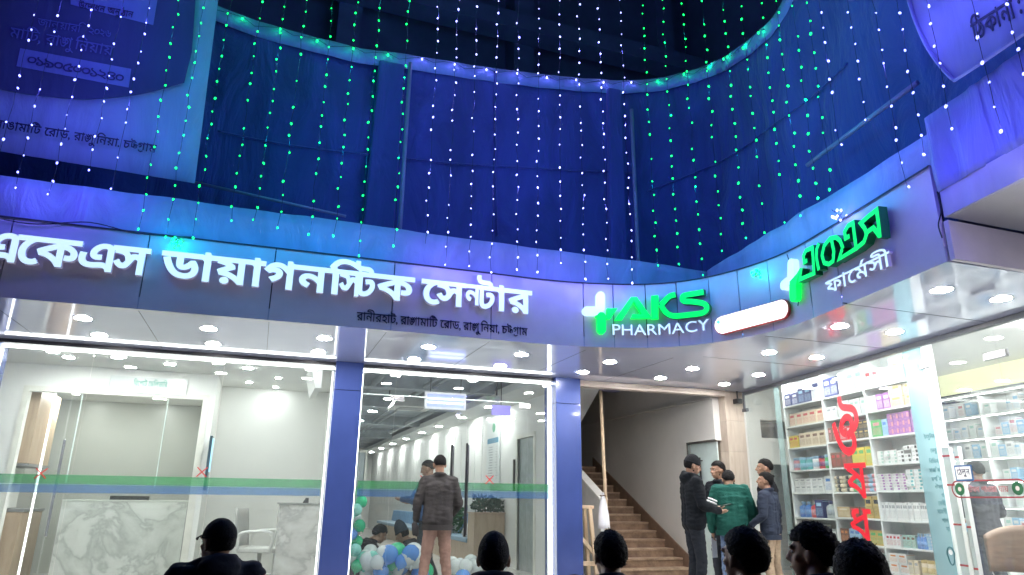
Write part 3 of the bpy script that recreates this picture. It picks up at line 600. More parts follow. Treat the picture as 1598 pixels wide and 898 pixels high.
t = thing('trestle', 'pale timber trestle frame standing beside the blue pillar', 'trestle', (4.75, 9.95, 0))
for nm, a, b, w in (('top_rail', (903, 791), (926, 792), .05), ('leg', (920, 792), (931, 897), .055), ('brace', (903, 826), (931, 868), .05), ('bottom_rail', (903, 880), (930, 880), .06)):
    g = MB(); A, B = at(*a, 'y', 9.85), at(*b, 'y', 9.85)
    if nm == 'leg': B = A+(B-A)*(A.z-.0)/(A.z-B.z)
    if nm == 'brace': A = A+Vector((-.1, .03, .04)); B = B+Vector((0, .03, 0))
    g.bar(A, B, w, .05, up=(0, 1, 0)); obj(nm, g, TIM, t, bevel=.003)
for dx, dy in ((-.45, 0), (-.45, .4), (.1, .4)):
    g = MB(); A = at(920, 792, 'y', 9.85)+Vector((dx, dy, 0)); g.bar(A, (A.x+.06, A.y, .0), .05, .05); obj('leg', g, TIM, t)
g = MB(); A = at(920, 792, 'y', 9.85); g.bar(A+Vector((.02, .03, 0)), A+Vector((.1, .42, 0)), .05, .05); g.bar(A+Vector((-.45, .03, 0)), A+Vector((-.45, .42, 0)), .05, .05); obj('cross_rail', g, TIM, t)

# ------------------------------------------------------------------ pharmacy
PX, PY, PK = 7.303, 9.348, .159
PD = Vector((-PK, -1, 0)).normalized()        # along the glass to the right of the picture
PN = Vector((-PD.y, PD.x, 0)); PN = PN if PN.x > 0 else -PN     # into the shop
PR = math.atan2(PD.y, PD.x)                   # local +X = PD, local +Y = into the shop
P0 = Vector((PX, PY, 0))
def ploc(px, py, s=0):                         # -> (a along, z) on the plane s metres into the shop
    p = atline(px, py, PX+s*math.hypot(1, PK), PY, PK); return (p-P0).dot(PD), p.z
def pw_(a, s, z): return P0+PD*a+PN*s+Vector((0, 0, z))
def pbox(mb, a0, a1, s0, s1, z0, z1, m=0):
    c = [pw_(a, s, 0) for a, s in ((a0, s0), (a1, s0), (a1, s1), (a0, s1))]
    return mb.hexa([p+Vector((0, 0, z0)) for p in c], [p+Vector((0, 0, z1)) for p in c], m)
ph = thing('pharmacy_shopfront', 'angled glass front of the pharmacy with steel patch fittings', 'shop front', P0, 0)
AE = 6.4
a0, a1 = ploc(1417, 600)[0], ploc(1447, 600)[0]
aseam = ploc(1217, 700)[0]; adoor = ploc(1566, 600)[0]
g = MB(); pbox(g, .02, AE, -.03, .03, .003, .03); obj('bottom_rail', g, mat('grey_rail', (.12, .13, .15), .35), ph)
g = MB(); pbox(g, .02, AE, -.03, .03, SZ-.05, SZ-.002); obj('top_rail', g, mat('grey_rail', (.12, .13, .15), .35), ph)
for a, b in ((.03, aseam-.003), (aseam+.003, a0-.003), (a1+.003, adoor-.004), (adoor+.004, AE)):
    g = MB(); pbox(g, a, b, -.006, .006, .031, SZ-.051); obj('pane', g, GLASS, ph)
g = MB(); pbox(g, a0, a1, -.006, .006, .031, SZ-.051); obj('pane', g, GLASS, ph)
FROST = glassmat('frosted_film', (.9, .97, .97), .03, .35, .15, .66, (.34, .50, .53))
g = MB(); pbox(g, a0, a1, -.0105, -.0085, .04, SZ-.055); fs_ = obj('frosted_strip', g, FROST, ph)
g = MB(); pbox(g, aseam-.002, aseam+.14, -.0105, -.0085, .04, SZ-.06); obj('edge_strip', g, glassmat('edge_film', (.85, .95, .95), .05, .5, .1, .3, (.6, .72, .72)), ph)
for px, py, w in ((1446, 570, .09), (1554, 554, .13)):
    a, z = ploc(px, py); g = MB(); pbox(g, a-w, a+w, -.02, .02, z-.035, z+.035); obj('patch_fitting', g, CHROME, ph, bevel=.004)
g = MB(); a, z = ploc(1158, 640); pbox(g, .04, .07, -.05, -.02, z, SZ-.03); pbox(g, .02, .14, -.06, -.01, z-.05, z); obj('door_closer', g, mat('grey_rail', (.12, .13, .15)), ph)
t = thing('security_camera', 'small black camera under the soffit at the tiled column', 'camera', (7.12, 9.2, 2.7))
g = MB(); g.box((7.06, 9.2, 2.66), (7.16, 9.32, 2.74)); obj('housing', g, BLACK, t, bevel=.01)
g = MB(); g.tube([(7.11, 9.26, 2.74), (7.11, 9.26, SZ)], .012); obj('bracket', g, BLACK, t)
# shop shell
SC = 3.12
g = MB(); pbox(g, -2.2, AE+1, .04, 4.6, SC, SC+.1); struct('ceiling', g, WHITE)
wb = thing('wall', 'white end wall of the pharmacy with a recessed niche', 'wall', (8, 10.3, 0))
g = MB(); c0, z0 = at(1186, 655, 'y', 10.2), 0; c1 = at(1228, 662, 'y', 10.2); cz = at(1207, 725, 'y', 10.2).z
g.box((7.29, 10.2, 0), (c0.x, 10.3, SC)); g.box((c0.x, 10.2, c0.z), (c1.x+1.5, 10.3, SC)); g.box((c0.x, 10.2, cz-.0), (c1.x+1.5, 10.3, cz+.45)); g.box((c1.x+.35, 10.2, 0), (c1.x+1.5, 10.3, c0.z)); obj('wall_face', g, WHITE, wb)
g = MB(); g.box((c0.x-.03, 10.9, 0), (c1.x+1.5, 11.0, SC)); obj('niche_back', g, mat('niche_grey', (.25, .28, .29), .4), wb)
g = MB(); g.box((7.2, 9.76, 0), (7.3, 10.3, SC)); obj('return_wall', g, WHITE, wb)
t = thing('appliance', 'black fronted appliance in the wall niche of the pharmacy', 'appliance', (c0.x+.3, 10.5, c0.z-.5))
g = MB(); g.box((c0.x+.02, 10.32, c0.z-.42), (c0.x+.5, 10.7, c0.z-.03)); obj('housing', g, mat('appliance_black', (.03, .03, .035), .25), t, bevel=.01)
g = MB(); g.box((c0.x+.05, 10.312, c0.z-.34), (c0.x+.38, 10.319, c0.z-.1)); obj('door_window', g, mat('smoked_glass', (.01, .01, .012), .08), t)
g = MB(); pbox(g, -.2, AE+1, 4.5, 4.6, 0, SC); tag(obj('wall', g, WHITE), 'white back wall of the pharmacy behind the bright shelves', 'wall')
S1 = .72
# shelving unit 1: bays from picture columns
ba = [ploc(x, 640, S1)[0] for x in (1223, 1284, 1351)]; ba.append(a1+.62)
ba[3] = ploc(1434, 640, S1)[0]
lev = [[ploc(x, y, S1)[1] for x, y in L] for L in (
    [(1225, 635), (1228, 667), (1232, 700), (1236, 734.7), (1238, 769), (1241, 807), (1245, 842), (1248, 874)],
    [(1280, 622.5), (1287, 655.6), (1291, 690.7), (1293, 731), (1297, 768.4), (1301, 807), (1306, 846), (1310, 880)],
    [(1351, 606), (1353, 643), (1359, 683), (1363, 725), (1368, 766), (1374, 811), (1377, 852), (1382, 892)])]
SHW = mat('shelf_white', (.72, .74, .73), .3, var=.03); DEP = .32
su = thing('shelving_unit', 'tall white pharmacy shelving with three bays of goods behind the glass', 'shelves', P0, PR)
def lbox(mb, a0, a1, s0, s1, z0, z1, m=0): return mb.box((a0, s0, z0), (a1, s1, z1), m)
for a in ba: g = MB(); lbox(g, a-.011, a+.011, S1, S1+DEP, 0, SC-.01); obj('upright', g, SHW, su, False, False)
for b in range(3):
    for z in lev[b]: g = MB(); lbox(g, ba[b]+.0115, ba[b+1]-.0115, S1+.003, S1+DEP, z-.022, z); obj('shelf', g, SHW, su, False, False)
    g = MB(); lbox(g, ba[b]+.0115, ba[b+1]-.0115, S1+.01, S1+.02, SC-.07, SC-.04); obj('shelf_fill_light', g, emit('shelf_fill', (1, 1, .97), 6), su, False, False)
g = MB(); lbox(g, ba[0], ba[3], S1+DEP+.001, S1+DEP+.015, 0, SC-.01); obj('back_panel', g, mat('shelf_back', (.55, .57, .57), .5), su, False, False)
# goods
C = dict(navy=(.03, .04, .16), white=(.72, .73, .72), cream=(.66, .56, .40), red=(.55, .04, .05), yellow=(.65, .5, .05), blue=(.05, .2, .55), teal=(.08, .38, .38), pink=(.62, .25, .28), green=(.08, .4, .12), purple=(.33, .12, .38),
         brown=(.18, .08, .05), black=(.02, .02, .025), grey=(.3, .32, .33), tan=(.5, .38, .22), orange=(.65, .22, .06), gold=(.5, .36, .1), sky=(.3, .5, .68), mint=(.35, .55, .48), clear=(.5, .55, .55))
def pm(c): return mat('pack_'+c, C[c], .35, var=.06, scale=20)
GM = {}
def good(kind, w, h, d, c, k):
    key = (kind, round(w, 3), round(h, 3), round(d, 3), c, k)
    if key in GM: return GM[key]
    g = MB(); ms = [pm(c), pm(k), printed('print_%s_%s' % (c, k), C[c], C[k], 75)]
    if kind == 'box':
        g.box((-w/2, 0, 0), (w/2, d, h)); g.box((-w*.42, -.0015, h*.12), (w*.42, 0, h*.55), 2); g.box((-w*.30, -.0025, h*.66), (w*.30, 0, h*.84), 1); g.box((-w/2-.0008, .002, h*.90), (w/2+.0008, d*.9, h*.94), 1)
    elif kind == 'flat':
        g.box((-w/2, 0, 0), (w/2, d, h)); g.box((w*.1, -.0015, h*.2), (w*.42, 0, h*.8), 1); g.box((-w*.4, -.0015, h*.35), (-w*.05, 0, h*.65), 2)
    elif kind == 'bottle':
        r = w/2; g.lathe([(r*.9, 0), (r, .01), (r, h*.62), (r*.8, h*.72), (r*.38, h*.78), (r*.38, h*.82)], (0, r, 0), 14); g.lathe([(r*.45, h*.821), (r*.45, h*.98), (r*.4, h)], (0, r, 0), 12, 1); g.lathe([(r*1.012, h*.18), (r*1.012, h*.5)], (0, r, 0), 14, 2)
    elif kind == 'jar':
        r = w/2; g.lathe([(r*.92, 0), (r, .012), (r, h*.78), (r*.9, h*.8)], (0, r, 0), 14, 1); g.lathe([(r*.98, h*.801), (r*.98, h*.97), (r*.9, h)], (0, r, 0), 14); g.lathe([(r*1.012, h*.2), (r*1.012, h*.55)], (0, r, 0), 14, 2)
    elif kind == 'roll':
        r = h/2; n = 12; g.tube([(-w/2, r, r), (-w/2+.01, r, r), (w/2-.01, r, r), (w/2, r, r)], [r*.8, r*.98, r*.98, r*.8], n); g.tube([(-w*.15, r, r), (w*.2, r, r)], r*1.0, n, 1)
    me = mesh_of(kind, g, ms, kind in ('bottle', 'jar', 'roll')); GM[key] = me; return me
NM = dict(box='carton', flat='medicine_box', bottle='bottle', jar='jar', roll='rolled_pack')
BN = ['far', 'middle', 'near']; NG = [0]
def fill(b, l, items):
    """items: (f0, f1, n, rows, hfrac, kind, colour, second colour) along the shelf"""
    z0 = lev[b][l]; top = (lev[b][l-1]-.022) if l else min(SC-.08, z0+.36); H = top-z0; A, W = ba[b]+.02, ba[b+1]-ba[b]-.04
    for f0, f1, n, rows, hf, kind, c, k in items:
        w = (f1-f0)*W/n
        for i in range(n):
            for r in range(rows):
                h = H*hf/rows
                if R.random() < .04 and n > 3: continue
                me = good(kind, w*.95, h*.985, min(.2, max(.06, w*.8)) if kind != 'flat' else .16, c, k)
                o = bpy.data.objects.new(NM[kind], me); col.objects.link(o); NG[0] += 1
                p = pw_(A+f0*W+(i+.5)*w, S1+.02+R.uniform(0, .02), z0+.001+r*h)
                o.location = p; o.rotation_euler = (0, 0, PR+(R.uniform(-.05, .05) if kind != 'roll' else 0))
                gr = '%s %ss with %s on shelf %d from the top of the %s bay' % (c, NM[kind].replace('_', ' '), k, l+1, BN[b])
                tag(o, '%s %s with %s print on the %s shelf from the top, %s bay' % (c, NM[kind].replace('_', ' '), k, ORD[l], BN[b]), NM[kind].replace('_', ' '), gr)
fill(0, 0, [(0, .35, 2, 1, .55, 'box', 'navy', 'white'), (.36, .72, 2, 1, .66, 'box', 'navy', 'sky'), (.74, .98, 1, 1, .85, 'box', 'white', 'navy')])
fill(0, 1, [(.06, .98, 5, 1, .66, 'box', 'cream', 'red')])
fill(0, 2, [(0, .26, 2, 1, .6, 'box', 'yellow', 'red'), (.28, .97, 4, 1, .68, 'box', 'cream', 'brown')])
fill(0, 3, [(0, .17, 1, 1, .6, 'jar', 'sky', 'pink'), (.17, .5, 2, 1, .6, 'jar', 'sky', 'teal'), (.5, .67, 1, 1, .6, 'jar', 'sky', 'white'), (.67, .83, 1, 1, .6, 'jar', 'navy', 'red'), (.83, 1, 1, 1, .62, 'jar', 'sky', 'green')])
fill(0, 4, [(.02, .78, 5, 2, .66, 'box', 'white', 'grey'), (.8, .98, 1, 1, .74, 'box', 'white', 'blue')])
fill(0, 5, [(.02, .32, 2, 1, .68, 'bottle', 'blue', 'sky'), (.33, .5, 1, 1, .7, 'bottle', 'red', 'white'), (.5, .7, 1, 1, .75, 'box', 'navy', 'sky'), (.72, 1, 2, 1, .72, 'bottle', 'clear', 'navy')])
fill(0, 6, [(.0, .55, 2, 1, .78, 'box', 'white', 'cream'), (.6, .98, 2, 1, .6, 'box', 'grey', 'white')])
fill(0, 7, [(.1, .95, 5, 1, .6, 'box', 'blue', 'sky')])
fill(1, 0, [(0, .4, 2, 1, .78, 'box', 'navy', 'white'), (.42, 1, 3, 1, .85, 'box', 'white', 'mint')])
fill(1, 1, [(.0, .3, 2, 1, .6, 'box', 'white', 'grey'), (.32, 1, 5, 1, .74, 'box', 'white', 'mint')])
fill(1, 2, [(0, .28, 3, 1, .68, 'box', 'brown', 'pink'), (.3, .6, 2, 1, .66, 'box', 'red', 'white'), (.62, 1, 3, 2, .8, 'box', 'black', 'gold')])
fill(1, 3, [(0, .5, 4, 1, .62, 'box', 'brown', 'red'), (.52, 1, 3, 1, .74, 'box', 'yellow', 'green')])
fill(1, 4, [(0, .42, 2, 4, .72, 'roll', 'cream', 'black'), (.45, .7, 1, 4, .74, 'roll', 'green', 'teal'), (.72, 1, 1, 4, .74, 'roll', 'pink', 'sky')])
fill(1, 5, [(0, .3, 1, 1, .45, 'box', 'tan', 'cream'), (.3, .66, 3, 1, .46, 'box', 'brown', 'red'), (.68, 1, 2, 1, .9, 'box', 'gold', 'black')])
fill(1, 6, [(0, .2, 2, 1, .6, 'box', 'brown', 'orange'), (.22, .5, 2, 1, .62, 'box', 'sky', 'blue'), (.52, 1, 3, 1, .6, 'box', 'gold', 'green')])
fill(1, 7, [(0, .5, 4, 1, .6, 'box', 'red', 'yellow'), (.52, 1, 2, 3, .7, 'flat', 'mint', 'green')])
fill(2, 0, [(0, .3, 2, 1, .68, 'box', 'white', 'red'), (.32, .55, 1, 1, .6, 'box', 'mint', 'white'), (.56, .82, 1, 1, .86, 'box', 'mint', 'gold'), (.84, 1, 1, 1, .9, 'box', 'white', 'teal')])
fill(2, 1, [(0, .17, 1, 1, .7, 'box', 'white', 'cream'), (.18, .46, 2, 1, .72, 'box', 'purple', 'white'), (.47, 1, 2, 2, .96, 'box', 'cream', 'gold')])
fill(2, 2, [(0, .22, 1, 1, .7, 'box', 'green', 'pink'), (.23, .34, 1, 1, .68, 'box', 'sky', 'blue'), (.35, .8, 4, 3, .86, 'flat', 'purple', 'pink'), (.81, 1, 1, 3, .92, 'flat', 'purple', 'black')])
fill(2, 3, [(.05, .45, 3, 4, .5, 'flat', 'white', 'mint'), (.46, .98, 4, 4, .62, 'flat', 'white', 'black')])
fill(2, 4, [(.0, .55, 4, 6, .66, 'flat', 'white', 'purple'), (.56, 1, 3, 6, .8, 'flat', 'white', 'teal')])
fill(2, 5, [(0, 1, 22, 1, .64, 'box', 'white', 'grey')])
fill(2, 6, [(0, .28, 4, 1, .5, 'box', 'white', 'red'), (.3, .55, 3, 1, .5, 'box', 'mint', 'brown'), (.56, .75, 3, 1, .6, 'bottle', 'blue', 'sky'), (.76, 1, 2, 5, .6, 'flat', 'sky', 'white')])
fill(2, 7, [(0, .35, 2, 2, .8, 'box', 'white', 'orange'), (.36, .55, 2, 1, .6, 'box', 'cream', 'grey'), (.56, 1, 4, 1, .66, 'jar', 'gold', 'cream')])
# bright shelving deeper in the shop
S2 = 3.0
b2a = [ploc(x, 640, S2)[0] for x in (1452, 1528, 1604)]; b2a.append(b2a[2]+1.0)
lev2 = [ploc(1493, y, S2)[1] for y in (618, 652, 686, 717, 752, 790, 830)]
su2 = thing('shelving_unit', 'bright white shelving deep inside the pharmacy behind the glass door', 'shelves', P0, PR)
for a in b2a: g = MB(); lbox(g, a-.012, a+.012, S2, S2+.3, 0, SC-.4); obj('upright', g, SHW, su2, False, False)
for z in lev2: g = MB(); lbox(g, b2a[0]+.013, b2a[3]-.013, S2+.003, S2+.3, z-.025, z); obj('shelf', g, SHW, su2, False, False)
g = MB(); lbox(g, b2a[0], b2a[3], S2+.301, S2+.32, 0, SC-.4); obj('back_panel', g, SHW, su2, False, False)
for z in lev2[:-1]: g = MB(); lbox(g, b2a[0]+.02, b2a[3]-.02, S2+.02, S2+.035, z-.035, z-.0255); obj('shelf_fill_light', g, emit('shelf_fill', (1, 1, .97), 6), su2, False, False)  # light strips added to brighten the deep shelves
y0, z0 = ploc(1462, 590, S2-.05); y1_, z1_ = ploc(1462, 620, S2-.05)
g = MB(); lbox(g, y0, b2a[3]-.2, S2-.03, S2-.005, z1_, z0+.05); tag(obj('header_board', g, emit('pale_yellow_glow', (.62, .62, .36), .5)), 'long pale yellow header board above the bright shelves', 'sign board').matrix_world = WM[su2.name]  # faint glow put into the board material to brighten it
for l, z in enumerate(lev2[1:], 1):
    for b in range(3):
        n = 6; W = (b2a[b+1]-b2a[b]-.05)/n
        for i in range(n):
            if R.random() < .25: continue
            c, k = R.choice([('white', 'sky'), ('white', 'mint'), ('white', 'grey'), ('white', 'pink'), ('sky', 'white')]); h = R.uniform(.14, .24)
            o = bpy.data.objects.new('carton', good('box', .12, h, .12, c, k)); col.objects.link(o); o.location = pw_(b2a[b]+.03+(i+.5)*W, S2+.05, z+.001); o.rotation_euler = (0, 0, PR)
            tag(o, '%s carton with %s print on the %s bright shelf deep in the pharmacy, bay %s' % (c, k, ORD[l], 'left middle right'.split()[b]), 'carton', '%s %s cartons, bright shelf %d bay %d' % (c, k, l, b))
for i, (a, s) in enumerate([(.1, .7), (1.2, .45), (2.4, .45), (3.5, .45), (4.6, .6), (4.6, 2.0), (3.6, 1.9), (5.6, 1.3), (5.6, 2.5)]):  # first downlight added to brighten the niche wall end
    p = pw_(a, s, SC-.004); downlight(p, 'round downlight in the pharmacy ceiling, %s from the stairs end' % ORD[i], 'pharmacy ceiling downlights', .075, emit('lamp_shop', (.98, 1, .99), 180) if a < 3 else emit('lamp_shop_deep', (.98, 1, .99), 420))
for s_, lbl in ((1.3, 'nearer of two bright linear ceiling lights over the pharmacy counter'), (2.3, 'deeper linear ceiling light added to brighten the deep shelves')):  # deeper tube added to brighten the back of the shop
  p0_, p1_ = pw_(4.0, s_, SC-.03), pw_(6.6, s_, SC-.03)
  t = thing('tube_light', lbl, 'ceiling light', p0_)
  g = MB(); g.bar(p0_, p1_, .10, .05); obj('lamp_tube', g, emit('tube_emit', (1, 1, 1), 55), t)
  g = MB(); g.bar(p0_+Vector((0, 0, .028)), p1_+Vector((0, 0, .028)), .13, .01); obj('housing', g, WHITE, t)
# white stand with red tape marks behind the door
t = thing('display_stand', 'white upright stand with red tape marks behind the frosted strip', 'stand', pw_(a1+.15, .25, 0))
ax, _ = ploc(1472, 720, .25)
g = MB(); 
pbox(g, ax, ax+.10, .25, .3, 0, 1.75); pbox(g, ax+.17, ax+.22, .25, .3, 0, 1.75); obj('post', g, WHITE, t)
g = MB()
for z in (.55, .95, 1.35, 1.65): pbox(g, ax-.003, ax+.103, .246, .249, z, z+.02); pbox(g, ax+.168, ax+.222, .246, .249, z-.02, z)
obj('red_tape', g, mat('red_tape', (.6, .03, .03)), t)
g = MB(); pbox(g, ax-.05, ax+.27, .2, .4, .006, .03); obj('base', g, WHITE, t)

# ------------------------------------------------------------------ lettering helpers
_tmp = []
def glyph_polys(s, bold):
    """the string s as a list of filled 2-D meshes (verts, faces), one per connected outline"""
    cu = bpy.data.curves.new('t', 'FONT'); cu.body = s; cu.resolution_u = 3
    o = bpy.data.objects.new('t', cu); col.objects.link(o); bpy.context.view_layer.update()
    dg = bpy.context.evaluated_depsgraph_get(); c = o.to_curve(dg)
    sp = []
    for q in c.splines:
        if q.type == 'BEZIER':
            P = [(Vector(b.handle_left), Vector(b.co), Vector(b.handle_right)) for b in q.bezier_points]
        else: P = [(Vector(b.co[:3]),)*3 for b in q.points]
        poly = []
        for i in range(len(P)):
            a, b = P[i], P[(i+1) % len(P)]
            for k in range(4):
                t = k/4; poly.append(a[1]*(1-t)**3+a[2]*3*t*(1-t)**2+b[0]*3*t*t*(1-t)+b[1]*t**3)
        ar = sum(poly[i].x*poly[i-1].y-poly[i-1].x*poly[i].y for i in range(len(poly)))/2
        sp.append((P, poly, ar))
    o.to_curve_clear(); bpy.data.objects.remove(o); bpy.data.curves.remove(cu)
    if not sp: return []
    sgn = 1 if max(sp, key=lambda q: abs(q[2]))[2] > 0 else -1
    from mathutils.geometry import delaunay_2d_cdt
    V, E, polys = [], [], []
    for _, poly, ar in sp:
        P = [p.to_2d() for i, p in enumerate(poly) if (p-poly[i-1]).length > 1e-4]
        if sgn > 0: P = P[::-1]
        n = len(P); Q = []
        for i in range(n):                      # grow the outline by the bold offset
            d0, d1 = (P[i]-P[i-1]).normalized(), (P[(i+1) % n]-P[i]).normalized()
            n0, n1 = Vector((d0.y, -d0.x)), Vector((d1.y, -d1.x)); m = n0+n1
            m = m.normalized() if m.length > .2 else n0
            Q.append(P[i]+m*(bold/max(.6, m.dot(n0))))
        polys.append(Q); o2 = len(V); V += Q; E += [(o2+i, o2+(i+1) % n) for i in range(n)]
    cv, ce, cf, *_ = delaunay_2d_cdt(V, E, [], 0, 1e-6)
    def wn(p):
        w = 0
        for Q in polys:
            for i in range(len(Q)):
                a, b = Q[i-1], Q[i]; cr = (b.x-a.x)*(p.y-a.y)-(b.y-a.y)*(p.x-a.x)
                if a.y <= p.y < b.y and cr > 0: w += 1
                elif b.y <= p.y < a.y and cr < 0: w -= 1
        return w
    fs = [tuple(f) for f in cf if wn(sum((cv[i] for i in f), Vector((0, 0)))/len(f)) > 0]
    return [([Vector((v.x, v.y)) for v in cv], fs)]
GC = {}
def chunk(s, bold):
    if s == 'RAPHALA': return [ribbon([(.0, GB+.02), (.10, GB-.08), (.24, GB-.10), (.40, GB-.02)], .07+bold*2)]
    if (s, bold) not in GC: GC[(s, bold)] = glyph_polys(s, bold)
    return GC[(s, bold)]
def bbox(gs):
    xs = [v.x for vs, _ in gs for v in vs]; ys = [v.y for vs, _ in gs for v in vs]; return min(xs), max(xs), min(ys), max(ys)
_ref = bbox(chunk('ন', 0)); GB, GT = _ref[2], _ref[3]          # base line and head line
def word(tokens, bold=.012, gap=-.01):
    """tokens: strings, or lists of (string, dx, dy, sx, sy) pieces stacked as one conjunct; -> groups, width"""
    x = 0; out = []
    for tk in tokens:
        if tk == ' ': x += .28; continue
        if isinstance(tk, str): tk = [(tk, 0, 0, 1, 1)]
        w = 0
        for s, dx, dy, sx, sy in tk:
            gs = chunk(s, bold); b = bbox(gs)
            out += [([Vector(((v.x-b[0])*sx+x+dx, (v.y-GT)*sy+GT+dy)) for v in vs], fs) for vs, fs in gs]
            w = max(w, dx+(b[1]-b[0])*sx)
            if s == I_: w = bbox(chunk(I_+'ন', bold))[1]-bbox(chunk(I_+'ন', bold))[0]-(bbox(chunk('ন', bold))[1]-bbox(chunk('ন', bold))[0])
        x += w+gap
    return out, x-gap
def letter(mb, groups, fn, off0, off1, m=0, ms=None):
    """extrude the groups; fn(x, y, off) -> point"""
    for i, (vs, fs) in enumerate(groups):
        e = .0003*(i % 7); n = len(vs)
        V = [fn(v.x, v.y, off1+e) for v in vs]+[fn(v.x, v.y, off0-e) for v in vs]
        ed = {}
        for f in fs:
            for a, b in zip(f, f[1:]+f[:1]): ed[(a, b)] = ed.get((a, b), 0)+1
        mb.add(V, list(fs), m); mb.f += [tuple(j+len(mb.v)-n for j in f)[::-1] for f in fs]; mb.m += [m if ms is None else ms]*len(fs)
        side = [(a, b, b+n, a+n) for a, b in ed if (b, a) not in ed]
        o = len(mb.v)-2*n; mb.f += [tuple(j+o for j in f) for f in side]; mb.m += [m if ms is None else ms]*len(side)
def ribbon(pts, w, smooth=5):
    """centre line (2-D) -> one group of quads of width w with mitred joints"""
    P = [Vector((p[0], p[1])) for p in (catmull([(*p, 0) for p in pts], smooth) if smooth else pts)]
    ws = [w]*len(P) if not isinstance(w, (list, tuple)) else [w[0]+(w[1]-w[0])*i/(len(P)-1) for i in range(len(P))]
    vs = []
    for i, p in enumerate(P):
        d0 = (P[i]-P[i-1]).normalized() if i else (P[1]-P[0]).normalized(); d1 = (P[i+1]-P[i]).normalized() if i < len(P)-1 else d0
        n0, n1 = Vector((-d0.y, d0.x)), Vector((-d1.y, d1.x)); nn = (n0+n1); nn = nn.normalized() if nn.length > .1 else n0
        k = ws[i]/2/max(.5, nn.dot(n0)); vs += [p+nn*k, p-nn*k]
    return vs, [(2*i, 2*i+1, 2*i+3, 2*i+2) for i in range(len(P)-1)]
I_ = '\u09bf'
ST = [('স', 0, 0, .70, 1), ('ট', .34, 0, .80, 1)]
I_ = '\u09bf'
NT = [('ন', 0, 0, .62, .85), ('ট', .30, 0, .80, 1)]
TT = [('ট', 0, 0, .85, .80), ('ট', .24, -.26, .7, .45)]
NGG = [('ঙ', 0, 0, .62, 1), ('গ', .30, 0, .72, 1)]
GR_ = [('গ', 0, 0, 1, .88), ('RAPHALA', .06, 0, 1, 1)]
NGU = NGG+[('ু', .44, -.02, 1, 1)]
RM = [('ম', 0, 0, 1, 1), ('\u02ca', .28, .05, 1.2, 1.2)]
E_ = '\u09c7'; I_ = '\u09bf'
EMW = emit('letter_white', (.62, .86, 1), .50); EMS = emit('letter_glow', (.7, .66, 1), .045)
GRN = emit('letter_green', (.0, 1, .11), .45); GRS = mat('green_side', (.01, .25, .08), .4)
# big sign
t = thing('shop_sign', 'large white glowing Bengali sign on the left fascia', 'sign', FS(FS.uz(420, 450)[0], 3.2))
for tk, xa, xb in (([ 'এ', E_+'ক', 'এ', 'স'], -22, 238), (['ডা', '\u09df', 'া', 'গ', 'ন', I_, ST, 'ক'], 255, 646), ([E_+'স', NT, 'া', 'র'], 656, 827)):
    gs, W = word(tk, .030, -.035); mid = 372+(xa+xb)/2*.104
    def edge(x): return FS.uz(x, 372+x*.104)
    ua, ub = FS.uz(xa, 369+xa*.108)[0], FS.uz(xb, 369+xb*.108)[0]
    zt_ = (FS.uz(32, 371)[1]+FS.uz(823, 459)[1])/2; zb_ = (FS.uz(32, 413)[1]+FS.uz(823, 491)[1])/2
    g = MB(); letter(g, gs, lambda x, y, o: FS(ua+(ub-ua)*x/W, zb_+(zt_-zb_)*(y-GB)/(GT-GB), o), .02, .07, 0, 1); obj('lettering', g, [EMW, EMS], t)
t = thing('address_lettering', 'small dark Bengali address lettering under the large sign', 'lettering', FS(FS.uz(690, 505)[0], 3.0))
gs, W = word(['রা', 'নী', 'র', 'হা', 'ট', ',', ' ', 'রা', NGG, 'া', 'মা', I_, 'ট', ' ', E_+'রা', 'ড', ',', ' ', 'রা', NGU, I_, 'ন', '\u09df', 'া', ',', ' ', 'চ', TT, GR_, 'া', 'ম'], .004, .0)
ua, ub = FS.uz(557, 488)[0], FS.uz(823, 515)[0]; zt_ = FS.uz(690, 500)[1]; zb_ = FS.uz(690, 512)[1]
g = MB(); letter(g, gs, lambda x, y, o: FS(ua+(ub-ua)*x/W, zb_+(zt_-zb_)*(y-GB)/(GT-GB), o), .002, .006); obj('lettering', g, mat('ink_navy', (.02, .02, .06), .5), t)
# pharmacy sign 1 (picture outlines laid on the fascia surface)
def px6(x, y): return FS.uz(890+x/4.439, 430+y/4.439)
def pill(a, b, r, fn=px6, n=10):
    a, b = Vector(fn(*a)), Vector(fn(*b)); d = (b-a).normalized(); q = Vector((-d.y, d.x)); out = []
    for k in range(n+1): t_ = PI*k/n; out.append(b+q*r*math.cos(t_)+d*r*math.sin(t_))
    for k in range(n+1): t_ = PI*k/n; out.append(a-q*r*math.cos(t_)-d*r*math.sin(t_))
    return [tuple(v) for v in out]
fs3 = lambda a, b, t_: FS(a, b, t_)
def plate(par, name, polys, m, o0=.02, o1=.08):
    g = MB()
    for k, (p, fn) in enumerate(polys): g.prism(p if fn is None else [fn(*q) for q in p], fs3, o0, o1+.0005*k)
    return obj(name, g, m, par)
t = thing('pharmacy_sign', 'green and white lit pharmacy sign with Latin letters and cross emblem', 'sign', FS(px6(500, 250)[0], 3.2))
plate(t, 'white_cross_arm', [(pill((201, 155), (201, 238), .052), None), (pill((105, 257), (160, 257), .052), None)], EMW)
plate(t, 'green_cross_arm', [(pill((206, 295), (208, 385), .052), None), ([(166, 288), (166, 300), (250, 300), (250, 288)], px6), ([(245, 240), (320, 240), (268, 312), (245, 312)], px6)], GRN)
plate(t, 'green_lettering', [([(300, 318), (412, 163), (455, 163), (562, 306), (412, 308), (425, 280), (492, 278), (434, 196), (352, 318)], px6), ([(560, 155), (612, 150), (612, 310), (562, 313)], px6)], GRN)
